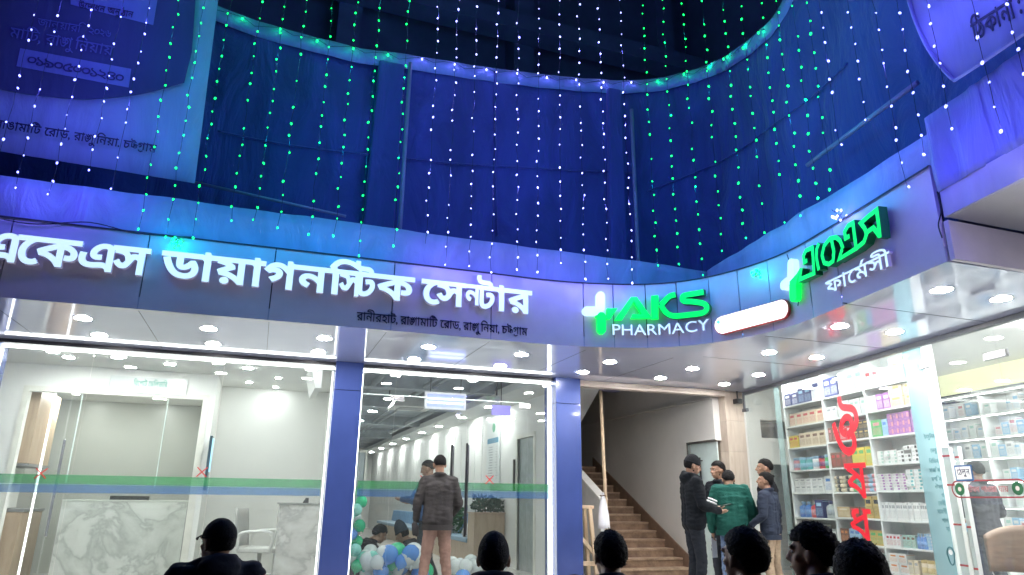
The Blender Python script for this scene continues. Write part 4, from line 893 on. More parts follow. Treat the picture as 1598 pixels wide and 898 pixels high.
def rib(par, name, strokes, w, fn, m, o0=.02, o1=.08, sm=5):
    g = MB(); letter(g, [ribbon([fn(*p) for p in s], w, sm) for s in strokes], lambda x, y, o: FS(x, y, o), o0, o1, 0, len(m)-1 if isinstance(m, list) else 0); return obj(name, g, m, par)
rib(t, 'green_lettering', [[(738, 146), (690, 160), (632, 218)], [(632, 214), (662, 262), (720, 292), (830, 284), (940, 268), (968, 235), (940, 205), (860, 193), (800, 190), (790, 165), (815, 148), (945, 126)]], .066, px6, [GRN, GRS])
cu_ = word(list('PHARMACY'), .0, .07); gs, W = cu_; b = bbox(gs)
(u0, z0), (u1, z1) = px6(288, 418), px6(975, 388)
zt_ = px6(300, 345)[1]
g = MB(); letter(g, gs, lambda x, y, o: FS(u0+(u1-u0)*x/W, z0+(zt_-z0)*(y-b[2])/(b[3]-b[2]), o), .02, .05, 0, 1); obj('white_lettering', g, [EMW, EMS], t)
# illuminated pill panel
t = thing('pill_sign', 'white glowing pill shaped panel with red rim on the curved fascia', 'sign', FS(px6(1280, 300)[0], 3.0))
plate(t, 'rim', [(pill((1071, 350), (1489, 238), .105), None)], mat('red_rim', (.6, .06, .05), .4), .015, .05)
plate(t, 'lit_face', [(pill((1072, 349), (1488, 239), .098), None)], emit('pill_white', (1, .97, .95), .8), .0505, .056)
g = MB()
for x, y in ((1045, 330), (1070, 380), (1500, 240), (1495, 262)): g.prism([(px6(x, y)[0]+.022*math.cos(k*PI/4), px6(x, y)[1]+.022*math.sin(k*PI/4)) for k in range(8)], fs3, .0565, .060)
obj('green_mark', g, emit('mark_green', (.1, .7, .4), 1, False), t)
# pharmacy sign 2
def px9(x, y): return FS.uz(1220+x/5.28, 315+y/5.28)
t = thing('pharmacy_sign', 'green and white lit Bengali pharmacy sign at the fascia corner', 'sign', FS(px9(500, 400)[0], 3.2))
plate(t, 'white_cross_arm', [(pill((128, 515), (128, 620), .05, px9), None), (pill((66, 695), (95, 672), .05, px9), None)], EMW)
plate(t, 'green_cross_arm', [(pill((145, 690), (148, 790), .052, px9), None), ([(180, 600), (212, 550), (205, 580), (175, 690), (120, 690), (120, 665)], px9)], GRN)
rib(t, 'green_lettering', [[(238, 555), (222, 648), (345, 595), (330, 385), (275, 410), (255, 455), (262, 505), (288, 490)],
    [(385, 350), (366, 400), (364, 470), (385, 570)], [(590, 395), (565, 330), (530, 300), (480, 310), (430, 370), (412, 450), (430, 510), (470, 522), (505, 495), (512, 420), (490, 315)],
    [(582, 400), (556, 478), (700, 392), (672, 182), (632, 205), (602, 255), (610, 308), (645, 290)], [(700, 392), (765, 340), (790, 270), (770, 225), (738, 185), (800, 130), (872, 75), (888, 190), (900, 305)], [(895, 290), (845, 222), (795, 255)]], .043, px9, [GRN, GRS], .02, .10, 0)
gs, W = word(['ফা', E_, RM, 'সী'], .012, -.02)
(u0, z0), (u1, z1) = px9(410, 770), px9(955, 575); zt_ = px9(420, 660)[1]; z0 = px9(440, 755)[1]
g = MB(); letter(g, gs, lambda x, y, o: FS(u0+(u1-u0)*x/W, z0+(zt_-z0)*(y-GB)/(GT-GB), o), .02, .05, 0, 1); obj('white_lettering', g, [EMW, EMS], t)
# reception sign plate
p, q = at(173, 588, 'y', 10.97), at(290, 617, 'y', 10.97)
t = thing('sign_plate', 'small pale plate with green Bengali lettering above the reception opening', 'sign', ((p.x+q.x)/2, 10.97, q.z))
q.z = at(230, 615, 'y', 10.97).z; p.z = at(230, 589, 'y', 10.97).z
g = MB(); g.box((p.x, 10.965, q.z), (q.x, 10.983, p.z)); obj('plate', g, mat('plate_white', (.70, .73, .72), .25, var=.02), t, bevel=.003)
gs, W = word([E_, 'রি', 'পা', 'ট', ' ', E_, 'ডি', 'ল', 'ভা', 'রি'], .006, 0) if False else word([I_, 'র', E_+'পা', 'ট', ' ', E_+'ড', I_, 'ল', 'ভা', I_, 'র'], .006, 0)
x0_, x1_ = p.x+(q.x-p.x)*.3, p.x+(q.x-p.x)*.74; zt_ = p.z-.06; zb_ = p.z-.13
g = MB(); letter(g, gs, lambda x, y, o: Vector((x0_+(x1_-x0_)*x/W, 10.965-o, zb_+(zt_-zb_)*(y-GB)/(GT-GB))), .0005, .002); obj('lettering', g, mat('ink_green', (.06, .4, .28), .4), t)
# red window lettering
t = thing('window_lettering', 'red vertical Bengali letters stuck on the pharmacy glass', 'lettering', pw_(2.6, 0, 1.6))
REDV = mat('red_vinyl', (.62, .02, .035), .4, var=.03)
for ch_, (xa, ya, xb, yb), bo in (('ঔ', (1291, 612, 1342, 712), .02), ('ষ', (1313, 718, 1355, 778), .012), ('ধ', (1320, 789, 1362, 845), .012)):
    gs = chunk(ch_, bo); b = bbox(gs); a_0, _ = ploc(xa+8, (ya+yb)/2); a_1, _ = ploc(xb, (ya+yb)/2); zt_ = ploc((xa+xb)/2, ya+5)[1]; zb_ = ploc((xa+xb)/2, yb)[1]
    g = MB(); letter(g, gs, lambda x, y, o: pw_(a_0+(a_1-a_0)*(x-b[0])/(b[1]-b[0]), -.008-o, zb_+(zt_-zb_)*(y-b[2])/(b[3]-b[2])), .0005, .003); obj('letter', g, REDV, t)
# frosted strip lettering + meter icon, notices on the door
t = thing('strip_lettering', 'dark Bengali product words and meter drawing on the frosted strip', 'lettering', pw_(a0, 0, 1.2))
INK = mat('ink_teal', (.03, .13, .15), .5)
for tk, y in ((['ইন', 'সু', I_, 'ল', 'ন'], 678), ([E_+'ন', 'বু'], 700), ([I_, 'ব', I_, 'ভ', 'ন'], 717), (['সা', 'জি', 'ক'], 731), (['ম', 'শি', 'ন'], 745), (['ঔ', 'ষ', 'ধ'], 757), (['ও'], 770), ([E_+'ব', 'বী'], 783), (['সা', 'মগী'], 796), (['পা', '\u0993'], 810), (['য়া'], 823)):
    gs, W = word(tk, .006, 0); xr = 1467+(y-690)*.167; a_1, z = ploc(xr-6, y); w_ = min(.145, .05*W); h_ = .038
    g = MB(); letter(g, gs, lambda x, y_, o: pw_(a_1-w_+w_*x/W, -.0105-o, z+h_*(y_-GT)/(GT-GB)), .0005, .002); obj('word', g, INK, t)
a_, z = ploc(1486, 868); g = MB()
g.tube([pw_(a_+.05*math.cos(k)*(1 if math.sin(k) > 0 else .8), -.012, z+.085*math.sin(k)) for k in np.linspace(0, 2*PI, 20)], .007, 6); obj('meter_outline', g, INK, t)
g = MB(); g.prism([(a_+.026*math.cos(k*PI/6), z+.035+.026*math.sin(k*PI/6)) for k in range(12)], lambda a, b, t_: pw_(a, -.0108-t_, b), 0, .001); obj('meter_dial', g, WHITE, t)
t = thing('door_notice', 'blue framed white notice on the pharmacy door glass', 'notice', pw_(ploc(1505, 738)[0], 0, 1.45))
(a_0, zt_), (a_1, zb_) = ploc(1490, 727), ploc(1521, 749)
g = MB(); pbox(g, a_0, a_1, -.012, -.0065, zb_-.01, zt_); obj('frame', g, mat('notice_blue', (.03, .1, .25), .4), t)
g = MB(); pbox(g, a_0+.014, a_1-.014, -.0135, -.0122, zb_+.006, zt_-.014); obj('sheet', g, WHITE, t)
gs, W = word([E_+'ঠ', 'লু', 'ন'], .012, 0); zc = (zt_+zb_)/2
g = MB(); letter(g, gs, lambda x, y, o: pw_(a_0+.03+(a_1-a_0-.06)*x/W, -.0136-o, zc-.02+.05*(y-GB)/(GT-GB)), .0002, .001); obj('lettering', g, mat('ink_navy', (.02, .02, .06)), t)
t = thing('door_sticker', 'red outlined capsule sticker with green discs on the pharmacy door', 'sticker', pw_(ploc(1545, 765)[0], 0, 1.3))
(ua, za), (ub, zb2) = ploc(1497, 766), ploc(1592, 760); zm = (za+zb2)/2; rr = .085
def capsule(a, b, z, r): return [(b+r*math.cos(k), z+r*math.sin(k)) for k in np.linspace(-PI/2, PI/2, 12)]+[(a+r*math.cos(k), z+r*math.sin(k)) for k in np.linspace(PI/2, 1.5*PI, 12)]
pn = lambda a, b, t_: pw_(a, -.0085-t_, b)
g = MB(); out, inn = capsule(ua, ub, zm, rr), capsule(ua, ub, zm, rr-.014); n = len(out)
g.add([pn(*p, .001) for p in out]+[pn(*p, .001) for p in inn], [(i, (i+1) % n, n+(i+1) % n, n+i) for i in range(n)]); g.add([pn(*p, 0) for p in out]+[pn(*p, 0) for p in inn], [(i, (i+1) % n, n+(i+1) % n, n+i) for i in range(n)]); obj('red_outline', g, mat('red_dull', (.34, .04, .05), .5), t)
for u in (ua+.02, ub-.02):
    g = MB(); g.prism([(u+.06*math.cos(k*PI/10), zm+.06*math.sin(k*PI/10)) for k in range(20)], pn, .0015, .002); g.prism([(u+.022*math.cos(k*PI/5), zm+.022*math.sin(k*PI/5)) for k in range(10)], pn, .0021, .003, 1); obj('green_disc', g, [mat('disc_green', (.015, .12, .045), .4), mat('disc_pale', (.7, .6, .55), .4)], t)
gs, W = word(['ঔ', 'ষ', 'ধ', ' ', 'পা', '\u0993', '\u09df', 'া', ' ', 'যা', '\u09df'], .006, 0)
g = MB(); letter(g, gs, lambda x, y, o: pw_(ua+.12+(ub-ua-.24)*x/W, -.009-o, zm-.03+.05*(y-GB)/(GT-GB)), .0005, .0015); obj('lettering', g, mat('red_faint', (.42, .16, .16), .5), t)

# ------------------------------------------------------------------ cloth dressing above the fascia
BANDC = cloth('pale_cloth', (.36, .42, .66), .35, (1.5, 1.5, .6))
def wavy(p, n, a=.02, s=2.): return p+n*a*noise.noise(p*s)
band = thing('cloth_band', 'pale cloth band wrapped along the parapet above the fascia', 'cloth', (1, 7.25, FT))
NY, KX = Vector((0, -1, 0)), Vector((-1, .16, 0)).normalized()
g = MB(); zs_ = np.linspace(FT-.12, 4.06, 6)
rows = [[wavy(Vector((x, 7.27, z+(.02*noise.noise(Vector((x*.8, 0, 3)))))), NY, .03, 3) for x in np.linspace(-7, 5.27, 90)] for z in zs_]; g.sheet(rows, (0, .01, 0)); obj('left_run', g, BANDC, band, True)
g = MB(); zs_ = np.linspace(FT-.12, 3.93, 6)
rows = [[wavy(Vector((4.96+.16*(y-5.374), y, z+(.13*(y-3.4)/3.9 if z > 3.7 else 0))), KX, .03, 3) for y in np.linspace(7.26, 3.36, 40)] for z in zs_]; g.sheet(rows, (.01, 0, 0)); obj('right_run', g, BANDC, band, True)
# big dark cloth screen with a sagging top edge
SCR = cloth('navy_cloth', (.06, .075, .31), .9, (.8, .8, .3), .3)
scr = thing('cloth_screen', 'dark blue cloth screen with sagging top edge hung across the upper storey', 'cloth', (3, 8.6, 4))
SP = Surf([(-7, 8.6), (-3, 8.6), (0, 8.6), (3, 8.6), (5.2, 8.55), (5.85, 8.2), (6.02, 7.6), (5.78, 6), (5.35, 3.4), (4.9, .6)], 6)
edge_px = [(-300, -190), (-100, -120), (120, -60), (300, 0), (400, 38), (500, 66), (570, 82), (640, 91), (700, 100), (760, 110), (870, 124), (975, 130), (1050, 121), (1100, 106), (1140, 88), (1180, 60), (1205, 38), (1230, 0), (1262, -60), (1300, -160)]
eu = [SP.uz(*p) for p in edge_px]
def ez(u):
    for (a, za), (b, zb_) in zip(eu, eu[1:]):
        if a <= u <= b: return za+(zb_-za)*(u-a)/(b-a)
    return eu[0][1] if u < eu[0][0] else min(10.5, eu[-1][1])
UU = np.linspace(0, SP.u[-1], 170); g = MB()
rows = [[(lambda p, n: p+Vector((n.x, n.y, 0))*(.07*noise.noise(Vector((u*.7, k*.35, 1)))+.03*noise.noise(Vector((u*3, k*.6, 5)))))(SP(u, 3.5+(ez(u)-3.5)*k/14), (SP(u, 0, 1)-SP(u, 0, 0))) for u in UU] for k in range(15)]
g.sheet(rows); back = [[p+Vector((0, .012, 0)) for p in r] for r in rows]; g.sheet([r[::-1] for r in back]); g.sheet([rows[-1], back[-1]]); obj('screen_sheet', g, SCR, scr, True)
g = MB(); rows = [[SP(u, ez(u)+dz+.02*noise.noise(Vector((u*2, 0, 0))), .05+.02*noise.noise(Vector((u*3, dz*5, 9)))) for u in UU] for dz in (.02, -.1, -.22)]; g.sheet(rows, (0, .006, 0)); obj('hem', g, cloth('hem_cloth', (.28, .34, .68), .6, (1, 1, .5)), scr, True)
for pts_, lb_n in (([(340, 205), (480, 232), (640, 250), (800, 262), (985, 272)], 0), ([(1010, 300), (1130, 250), (1250, 170), (1330, 100)], 0), ([(770, 115), (772, 240), (775, 370)], 0)):
    P_ = []
    for q in catmull([(*p, 0) for p in pts_], 8): u, z = SP.uz(q.x, q.y); p = SP(u, z, .035); d_ = SP(u, z, 1)-SP(u, z, 0); P_.append(p+d_*(.07*noise.noise(Vector((u*.7, (z-3.5)/max(.1, ez(u)-3.5)*14*.35, 1)))))
    g = MB(); g.tube(P_, .012, 6); obj('cloth_seam', g, SCR, scr, True)
# posts showing through in front of / behind the cloth
for i, (px, py0, py1, w, lb) in enumerate(((600, 95, 350, .42, 'broad cloth wrapped column behind the bulbs on the left'), (955, 140, 410, .30, 'cloth wrapped column under the lowest sag of the screen'))):
    u, _ = SP.uz(px, 200); g = MB(); a, b = SP(u-w/2, 0, .09), SP(u+w/2, 0, .09); zt_ = ez(u)-.15
    g.hexa([a+Vector((0, 0, 3.4)), b+Vector((0, 0, 3.4)), b+Vector((0, .12, 3.4)), a+Vector((0, .12, 3.4))], [a+Vector((.06, 0, zt_)), b+Vector((0, 0, zt_)), b+Vector((0, .12, zt_)), a+Vector((.06, .12, zt_))]); tag(obj('wrapped_column', g, cloth('column_cloth', (.07, .085, .33), .5), bevel=.03), lb, 'column')
for px, lb in ((626, 'thin upright scaffold tube beside the broad wrapped column'), (977, 'thin upright scaffold tube near the screen corner')):
    u, _ = SP.uz(px, 250); p = SP(u, 0, .25); g = MB(); g.tube([(p.x, p.y, 3.3), (p.x, p.y, 7.0)], .028, 10); tag(obj('scaffold_tube', g, mat('tube_grey', (.30, .32, .45), .4), smooth=True), lb, 'scaffold tube')
a, b = SP(SP.uz(1298, 262)[0], SP.uz(1298, 262)[1], .3), SP(SP.uz(1478, 135)[0], SP.uz(1478, 135)[1], .3); g = MB(); g.tube([a, b], .025, 10); tag(obj('scaffold_tube', g, mat('tube_grey', (.3, .32, .45)), smooth=True), 'sloping scaffold tube high above the green pharmacy sign', 'scaffold tube')
a, b = at(300, 284, 'y', 8.3), at(540, 338, 'y', 8.3); g = MB(); g.tube([a, b], .02, 8); tag(obj('scaffold_tube', g, mat('tube_grey', (.3, .32, .45)), smooth=True), 'sloping scaffold tube below the left banner', 'scaffold tube')
# the storey above, unlit
ub_ = thing('upper_storey', 'unlit upper storey of the building above the cloth screen', 'building', (2, 12, 4))
NIGHT = mat('night_wall', (.30, .30, .5), .8, var=.3, scale=.8)
g = MB(); g.box((-9, 12.6, 3.3), (11, 12.8, 14)); g.box((9.0, -2, 3.5), (9.2, 12.6, 14)); obj('wall', g, NIGHT, ub_)
for x in (-3, .5, 4.2, 7.8): g = MB(); g.box((x, 12.0, 3.3), (x+.45, 12.595, 14)); obj('column', g, NIGHT, ub_)
for z in (7.2, 10.6): g = MB(); g.box((-9, 11.5, z), (9.0, 11.99, z+.4)); obj('floor_beam', g, NIGHT, ub_)
g = MB(); g.box((-9, 9.7, 3.42), (LX+.2, 12.5, 3.5)); g.box((LX+.2, 9.7, 5.5), (9, 12.5, 5.6)); obj('roof_slab', g, NIGHT, ub_)
# banners
lb2 = thing('banner', 'printed cloth banner with dark Bengali address hung at the upper left', 'banner', (-1.8, 7.5, 4.3))
BY = 7.5; B = lambda px, py: at(px, py, 'y', BY)
def quadgrid(c, n=14, k=10, nv=NY, amp=.03, sc_=1.6):
    return [[wavy(c[0].lerp(c[1], j/n).lerp(c[3].lerp(c[2], j/n), i/k), nv, amp, sc_) for j in range(n+1)] for i in range(k+1)]
g = MB(); g.sheet(quadgrid([B(-160, -120), B(352, -90), B(304, 286), B(-160, 210)]), (0, .006, 0)); obj('banner_cloth', g, cloth('banner_pale', (.30, .36, .55), .25), lb2, True)
cv = catmull([(*p, 0) for p in [(-165, 118), (-60, 128), (0, 143), (60, 153), (130, 159), (200, 154), (250, 144), (288, 133)]], 4)
poly = [B(p.x, p.y) for p in cv]+[B(300, 85), B(312, -88), B(-165, -118)]
g = MB(); g.prism([(p.x, p.z) for p in poly], lambda a, b, t_: Vector((a, BY-.045-t_, b)), 0, .003); obj('dark_print', g, cloth('banner_navy', (.03, .035, .13), .2), lb2)
for q_ in ((B(34, 80), B(206, 112), B(202, 141), B(28, 108)), (B(110, -30), B(247, 2), B(240, 44), B(112, 12))):
    g = MB(); g.prism([(p.x, p.z) for p in q_], lambda a, b, t_: Vector((a, BY-.05-t_, b)), 0, .002); obj('pale_strip', g, cloth('strip_pale', (.16, .18, .42), .2), lb2)
def write_on(par, tokens, a, b, hpx, B_, nv, mt, bold=.008, name='lettering', off=.055):
    """write along the line from pixel a (left, head line) to b on plane B_"""
    gs, W = word(tokens, bold, 0); A, Bp = B_(*a), B_(*b); dn = B_(a[0]-hpx*.12, a[1]+hpx)-A; dn = Vector((0, 0, -dn.length)); ex = (Bp-A)
    g = MB(); letter(g, gs, lambda x, y, o: A+ex*(x/W)+dn*((GT-y)/(GT-GB))+nv*o, off, off+.002); return obj(name, g, mt, par)
INKN = mat('ink_navy', (.02, .02, .06))
RANG = ['রা', NGU, I_, 'ন', '\u09df', 'া']
write_on(lb2, ['রা', 'ঙা', 'মা', I_, 'ট', ' ', E_+'রা', 'ড', ',', ' ']+RANG+['.', ' ', 'চ', TT, GR_, 'া', 'ম'], (-4, 191), (246, 231), 12, B, NY, INKN, .014)
write_on(lb2, list('০১৯০৫০০১২৪০'), (47, 91), (196, 121), 13, B, NY, mat('ink_soft', (.03, .035, .12), .5), .004)
FAINT = mat('ink_faint', (.10, .12, .30), .5)
write_on(lb2, ['মা', I_, 'ট', ',', ' ']+RANG+['\u09df'], (20, 48), (180, 78), 15, B, NY, FAINT, .004)
write_on(lb2, ['জা', 'নু', '\u09df', 'া', 'রি', ' ', '২', '০', '২', '৬'], (62, 34), (176, 53), 11, B, NY, FAINT, .0)
write_on(lb2, ['উ', E_+'দা', 'ধ', 'ন', ' ', 'অ', 'নু', 'ঠা', 'ন'], (125, 8), (210, 24), 9, B, NY, INKN, .004)
g = MB(); 
for a, b in (((330, -60), (352, 100)),): pass
rb2 = thing('banner', 'printed cloth banner with one dark Bengali word hung at the upper right', 'banner', (4.6, 3.2, 4.6))
Bq = lambda px, py: atline(px, py, 4.85, 5.374, .16)
cv = catmull([(*p, 0) for p in [(1400, -90), (1408, -40), (1419, 0), (1430, 35), (1447, 72), (1468, 103), (1490, 126)]], 4)
poly = [Bq(p.x, p.y) for p in cv]+[Bq(1545, 90), Bq(1600, 52), Bq(1690, -5), Bq(1690, -120)]
ky = [(p.y, p.z) for p in poly]
g = MB(); g.prism(ky, lambda a, b, t_: Vector((4.85+.16*(a-5.374)+t_, a, b)), 0, .012); obj('banner_cloth', g, cloth('banner_pale', (.4, .46, .68)), rb2)
g = MB(); g.tube([Bq(p.x, p.y)+KX*.006 for p in cv]+[Bq(1545, 90)+KX*.006, Bq(1600, 52)+KX*.006, Bq(1690, -5)+KX*.006], .014, 8); obj('banner_hem', g, cloth('banner_pale', (.4, .46, .68)), rb2, True)
gs, W = word([I_, 'ঠ', 'কা', 'না', ' ', ':'], .014, 0); A, Bp = Bq(1515, 40), Bq(1590, -8)
Bp.z = A.z+(Bp.z-A.z); g = MB(); ex = Bp-A; hh = .14
letter(g, gs, lambda x, y, o: A+ex*(x/W)+Vector((0, 0, -hh*(GT-y)/(GT-GB)))+KX*o, .004, .006); obj('lettering', g, INKN, rb2)
# cloth skirt in front of the side canopy, and its pale hem board
sk = thing('cloth_skirt', 'gathered blue cloth skirt hung over the side canopy at the right edge', 'cloth', (4.5, 2.6, 3.3))
g = MB(); ys = np.linspace(3.40, .9, 46)
rows = [[Vector((4.585+.16*(y-3.446)-.012-.05*(1-k/6)*noise.noise(Vector((y*5, 0, 2)))-.03*noise.noise(Vector((y*11, k*.3, 2))), y, 3.40+(4.02-3.40)*k/6+.03*noise.noise(Vector((y*2, k, 0)))*(k < 1))) for y in ys] for k in range(7)]
g.sheet(rows, (.008, 0, 0)); obj('skirt_sheet', g, cloth('skirt_cloth', (.22, .26, .55), .6, (2, 2, .3)), sk, True)
g = MB(); g.hexa([(4.575, 3.39, 3.192), (4.62, 3.39, 3.192), (4.20, .9, 3.192), (4.155, .9, 3.192)], [(4.575, 3.39, 3.41), (4.62, 3.39, 3.41), (4.20, .9, 3.41), (4.155, .9, 3.41)]); obj('hem_board', g, cloth('hem_pale', (.5, .5, .62), .3), sk)
p = at(1585, 308, 'y', 2.55); t = thing('bulb_cluster', 'bright bundle of tangled bulbs hanging at the right canopy edge', 'lights', (4.36, 2.45, 3.12))

# ------------------------------------------------------------------ hanging light strings
BULB = {'blue': emit('bulb_blue', (.20, .23, 1), 3.6, False), 'green': emit('bulb_green', (.004, 1, .10), 3.2, False), 'white': emit('bulb_white', (.30, .33, 1), 3.4, False)}
BCAP = mat('wire_dark', (.015, .02, .03), .5)
g = MB(); g.ball((0, 0, -.012), (.0085, .0085, .012), 8, 6)
bulbm = {k: mesh_of('bulb', g, m, True) for k, m in BULB.items()}
LC = {'blue': (.14, .12, 1), 'green': (.0, .42, .62), 'white': (.22, .20, 1)}
LP = {'blue': 1.35, 'green': 1.0, 'white': 1.35}
def string(px, py, colr, label, group, plane, zb, zt=7.9, step=.172):
    p = plane(px, py); t = thing('light_string', label, 'string lights', (p.x, p.y, zt), 0, group)
    n = int((zt-zb)/step); ph_ = R.uniform(-.05, .05); pts = []; bl_ = []
    sx, sy = R.uniform(-.03, .03), R.uniform(-.02, .02)
    for k in range(n+1):
        z = -k*step+ph_; w = Vector((sx*k/n+.026*noise.noise(Vector((px, k*.6, 0))), sy*k/n+.022*noise.noise(Vector((px, k*.6, 7))), z)); pts.append(w)
        if k > 0 and R.random() > .07: bl_.append(w+Vector((R.uniform(-.008, .008), R.uniform(-.008, .008), R.uniform(-.03, .03))))
    pts[0] = Vector((0, 0, 0)); g = MB(); g.tube(pts, .0022, 4); obj('cord', g, BCAP, t, False, False)
    for w in bl_:
        pr = proj(Vector((p.x, p.y, zt))+w)
        if pr[1] < -14 or pr[0] < -25 or pr[0] > 1625: continue
        o = bpy.data.objects.new('bulb', bulbm[colr]); col.objects.link(o); o.parent = t; o.location = w
        o.rotation_euler = (R.uniform(-.6, .6), R.uniform(-.6, .6), 0); s_ = R.uniform(.65, 1.25); o.scale = (s_, s_, s_)
    nl = 5
    for k in range(nl):
        z = zb+.06+(7.7-zb)*k/(nl-1)
        ld = bpy.data.lights.new('bulb_light', 'POINT'); ld.energy = LP[colr]*R.uniform(.7, 1.3); ld.color = LC[colr] if colr != 'green' else ((.02, .34, .80), (.0, .38, .74), (.0, .44, .58), (.0, .52, .42), (.0, .55, .35))[k]; ld.shadow_soft_size = .012
        o = bpy.data.objects.new('bulb_light', ld); col.objects.link(o); o.parent = t; o.location = (0, -.03, z-zt)
PLL = lambda px, py: at(px, py, 'y', 6.92)
def PLR(px, py): return atline(px, py, 4.62, 5.374, .16)
cc = catmull([(*p, 0) for p in [(3.2, 6.92), (3.95, 6.66), (4.32, 6.35), (4.52, 5.9), (4.62, 5.35), (4.31, 3.4), (4.05, 1.8)]], 6)
CS = Surf([(-6, 6.92), (0, 6.92), (3.1, 6.92), (3.7, 6.8), (4.18, 6.5), (4.46, 6.0), (4.58, 5.4), (4.5, 4.6), (4.28, 3.4), (3.95, 1.4)], 6)
def PC(px, py): u, z = CS.uz(px, py); return CS(u, z)
sets = [('blue', [(20, 150), (62, 150), (112, 150), (158, 150), (205, 150)], 'far left', 3.86), ('green', [(250, 150), (292, 150), (337, 150), (388, 150), (428, 150), (462, 150), (503, 150), (545, 150), (582, 150), (628, 150)], 'left', 3.62),
        ('white', [(676, 200), (708, 200), (738, 200), (774, 200), (806, 200), (842, 200), (875, 200), (906, 200), (940, 200), (975, 200)], 'middle', 3.52), ('green', [(1012, 200), (1046, 200), (1078, 200), (1112, 200), (1147, 200), (1176, 200), (1210, 200), (1234, 200), (1262, 200), (1287, 190)], 'right', 3.6),
        ('blue', [(1302, 160), (1350, 150), (1385, 150), (1425, 130), (1470, 120), (1545, 120), (1600, 110)], 'far right', 3.65)]
for colr, pts_, wh, zb in sets:
    cn = {'white': 'pale blue'}.get(colr, colr)
    for i, (px, py) in enumerate(pts_):
        string(px, py, colr, 'hanging string of %s bulbs, %s from the left in the %s bunch' % (cn, ORD[i], wh), '%s light strings in the %s bunch' % (cn, wh), PC, zb+R.uniform(-.12, .14) if wh != 'far right' else (3.9 if i < 2 else 3.45)+R.uniform(-.2, .1))
# bundled ends of the strings
def cluster(t, n, c, r):
    g = MB()
    for k in range(4): g.tube([(R.uniform(-r, r), R.uniform(-.02, .02), R.uniform(-r, r)) for _ in range(5)], .002, 4)
    obj('cord', g, BCAP, t, False, False)
    for k in range(n):
        o = bpy.data.objects.new('bulb', bulbm[c]); col.objects.link(o); o.parent = t; o.location = (R.gauss(0, r*.5), R.gauss(0, .015), R.gauss(0, r*.6)); o.scale = (1.3,)*3
cluster(t, 9, 'white', .07)
ld = bpy.data.lights.new('cluster_light', 'POINT'); ld.energy = 9; ld.color = (.72, .70, 1); ld.shadow_soft_size = .03; o = bpy.data.objects.new('cluster_light', ld); col.objects.link(o); o.parent = t; o.location = (-.02, -.03, -.05)
for px, py, c, r, lb in ((278, 378, 'green', .05, 'tangled green bulb bundle above the large Bengali sign'), (1318, 337, 'white', .06, 'tangled white bulb bundle above the green Bengali sign'), (1188, 428, 'green', .05, 'tangled green bulb bundle between the two pharmacy signs')):
    u, z = FS.uz(px, py); p = FS(u, z, .06); t = thing('bulb_cluster', lb, 'lights', p); cluster(t, 9, c, r)
    ld = bpy.data.lights.new('cluster_light', 'POINT'); ld.energy = 1.0 if c == 'green' else .8; ld.color = LC[c]; ld.shadow_soft_size = .015; o = bpy.data.objects.new('cluster_light', ld); col.objects.link(o); o.parent = t; o.location = (FS(u, z, .12)-p)

#PEOPLE_HERE
# ------------------------------------------------------------------ people
SKIN = mat('skin', (.30, .17, .11), .5, var=.1, scale=12); HAIR = mat('hair_black', (.008, .0075, .008), .7, var=.3, scale=60, bump=.5, bscale=90, spec=.12)
EYEW = mat('eye_white', (.38, .37, .35), .35, spec=.2); EYEB = mat('eye_dark', (.01, .008, .008), .15); LIP = mat('lip', (.22, .09, .07), .5)
def remeshed(mb, vox, smooth=4, amp=0., ns=9., stretch=(1, 1, 1)):
    me = mesh_of('r', mb, SKIN); o = bpy.data.objects.new('r', me); col.objects.link(o)
    m = o.modifiers.new('r', 'REMESH'); m.mode = 'VOXEL'; m.voxel_size = vox
    q = o.modifiers.new('s', 'SMOOTH'); q.factor = .5; q.iterations = smooth
    bpy.context.view_layer.update(); r = bpy.data.meshes.new_from_object(o.evaluated_get(bpy.context.evaluated_depsgraph_get()))
    bpy.data.objects.remove(o); bpy.data.meshes.remove(me); r.materials.clear()
    if amp:
        r.update(); nr = [v.normal.copy() for v in r.vertices]; sd = R.uniform(0, 50)
        for v, n in zip(r.vertices, nr):
            p = Vector((v.co.x*ns*stretch[0], v.co.y*ns*stretch[1], v.co.z*ns*stretch[2]+sd))
            v.co += n*amp*(abs(noise.noise(p))*1.6-.5+.5*noise.noise(p*2.3))
    r.polygons.foreach_set('use_smooth', [True]*len(r.polygons)); return r
STAND = dict(head=(0, .02, 1.605), neck=(0, -.01, 1.46), shL=(-.182, -.01, 1.395), shR=(.182, -.01, 1.395), elL=(-.245, -.03, 1.13), elR=(.245, -.03, 1.13), wrL=(-.255, .05, .89), wrR=(.255, .05, .89),
    chest=(0, 0, 1.28), waist=(0, 0, 1.06), hip=(0, -.01, .95), hiL=(-.095, 0, .90), hiR=(.095, 0, .90), knL=(-.115, .02, .49), knR=(.115, .02, .49), anL=(-.13, -.03, .09), anR=(.13, -.03, .09))
SEAT = dict(STAND, **{k: (v[0], v[1], v[2]-.45) for k, v in STAND.items() if k[:2] not in ('kn', 'an')}); SEAT.update(knL=(-.14, .44, .48), knR=(.14, .44, .48), anL=(-.14, .40, .09), anR=(.14, .40, .09), wrL=(-.16, .30, .56), wrR=(.16, .30, .56), head=(0, .05, 1.12), shL=(-.19, -.01, .955), shR=(.19, -.01, .955), neck=(0, -.01, 1.0), elL=(-.27, .05, .70), elR=(.27, .05, .70))
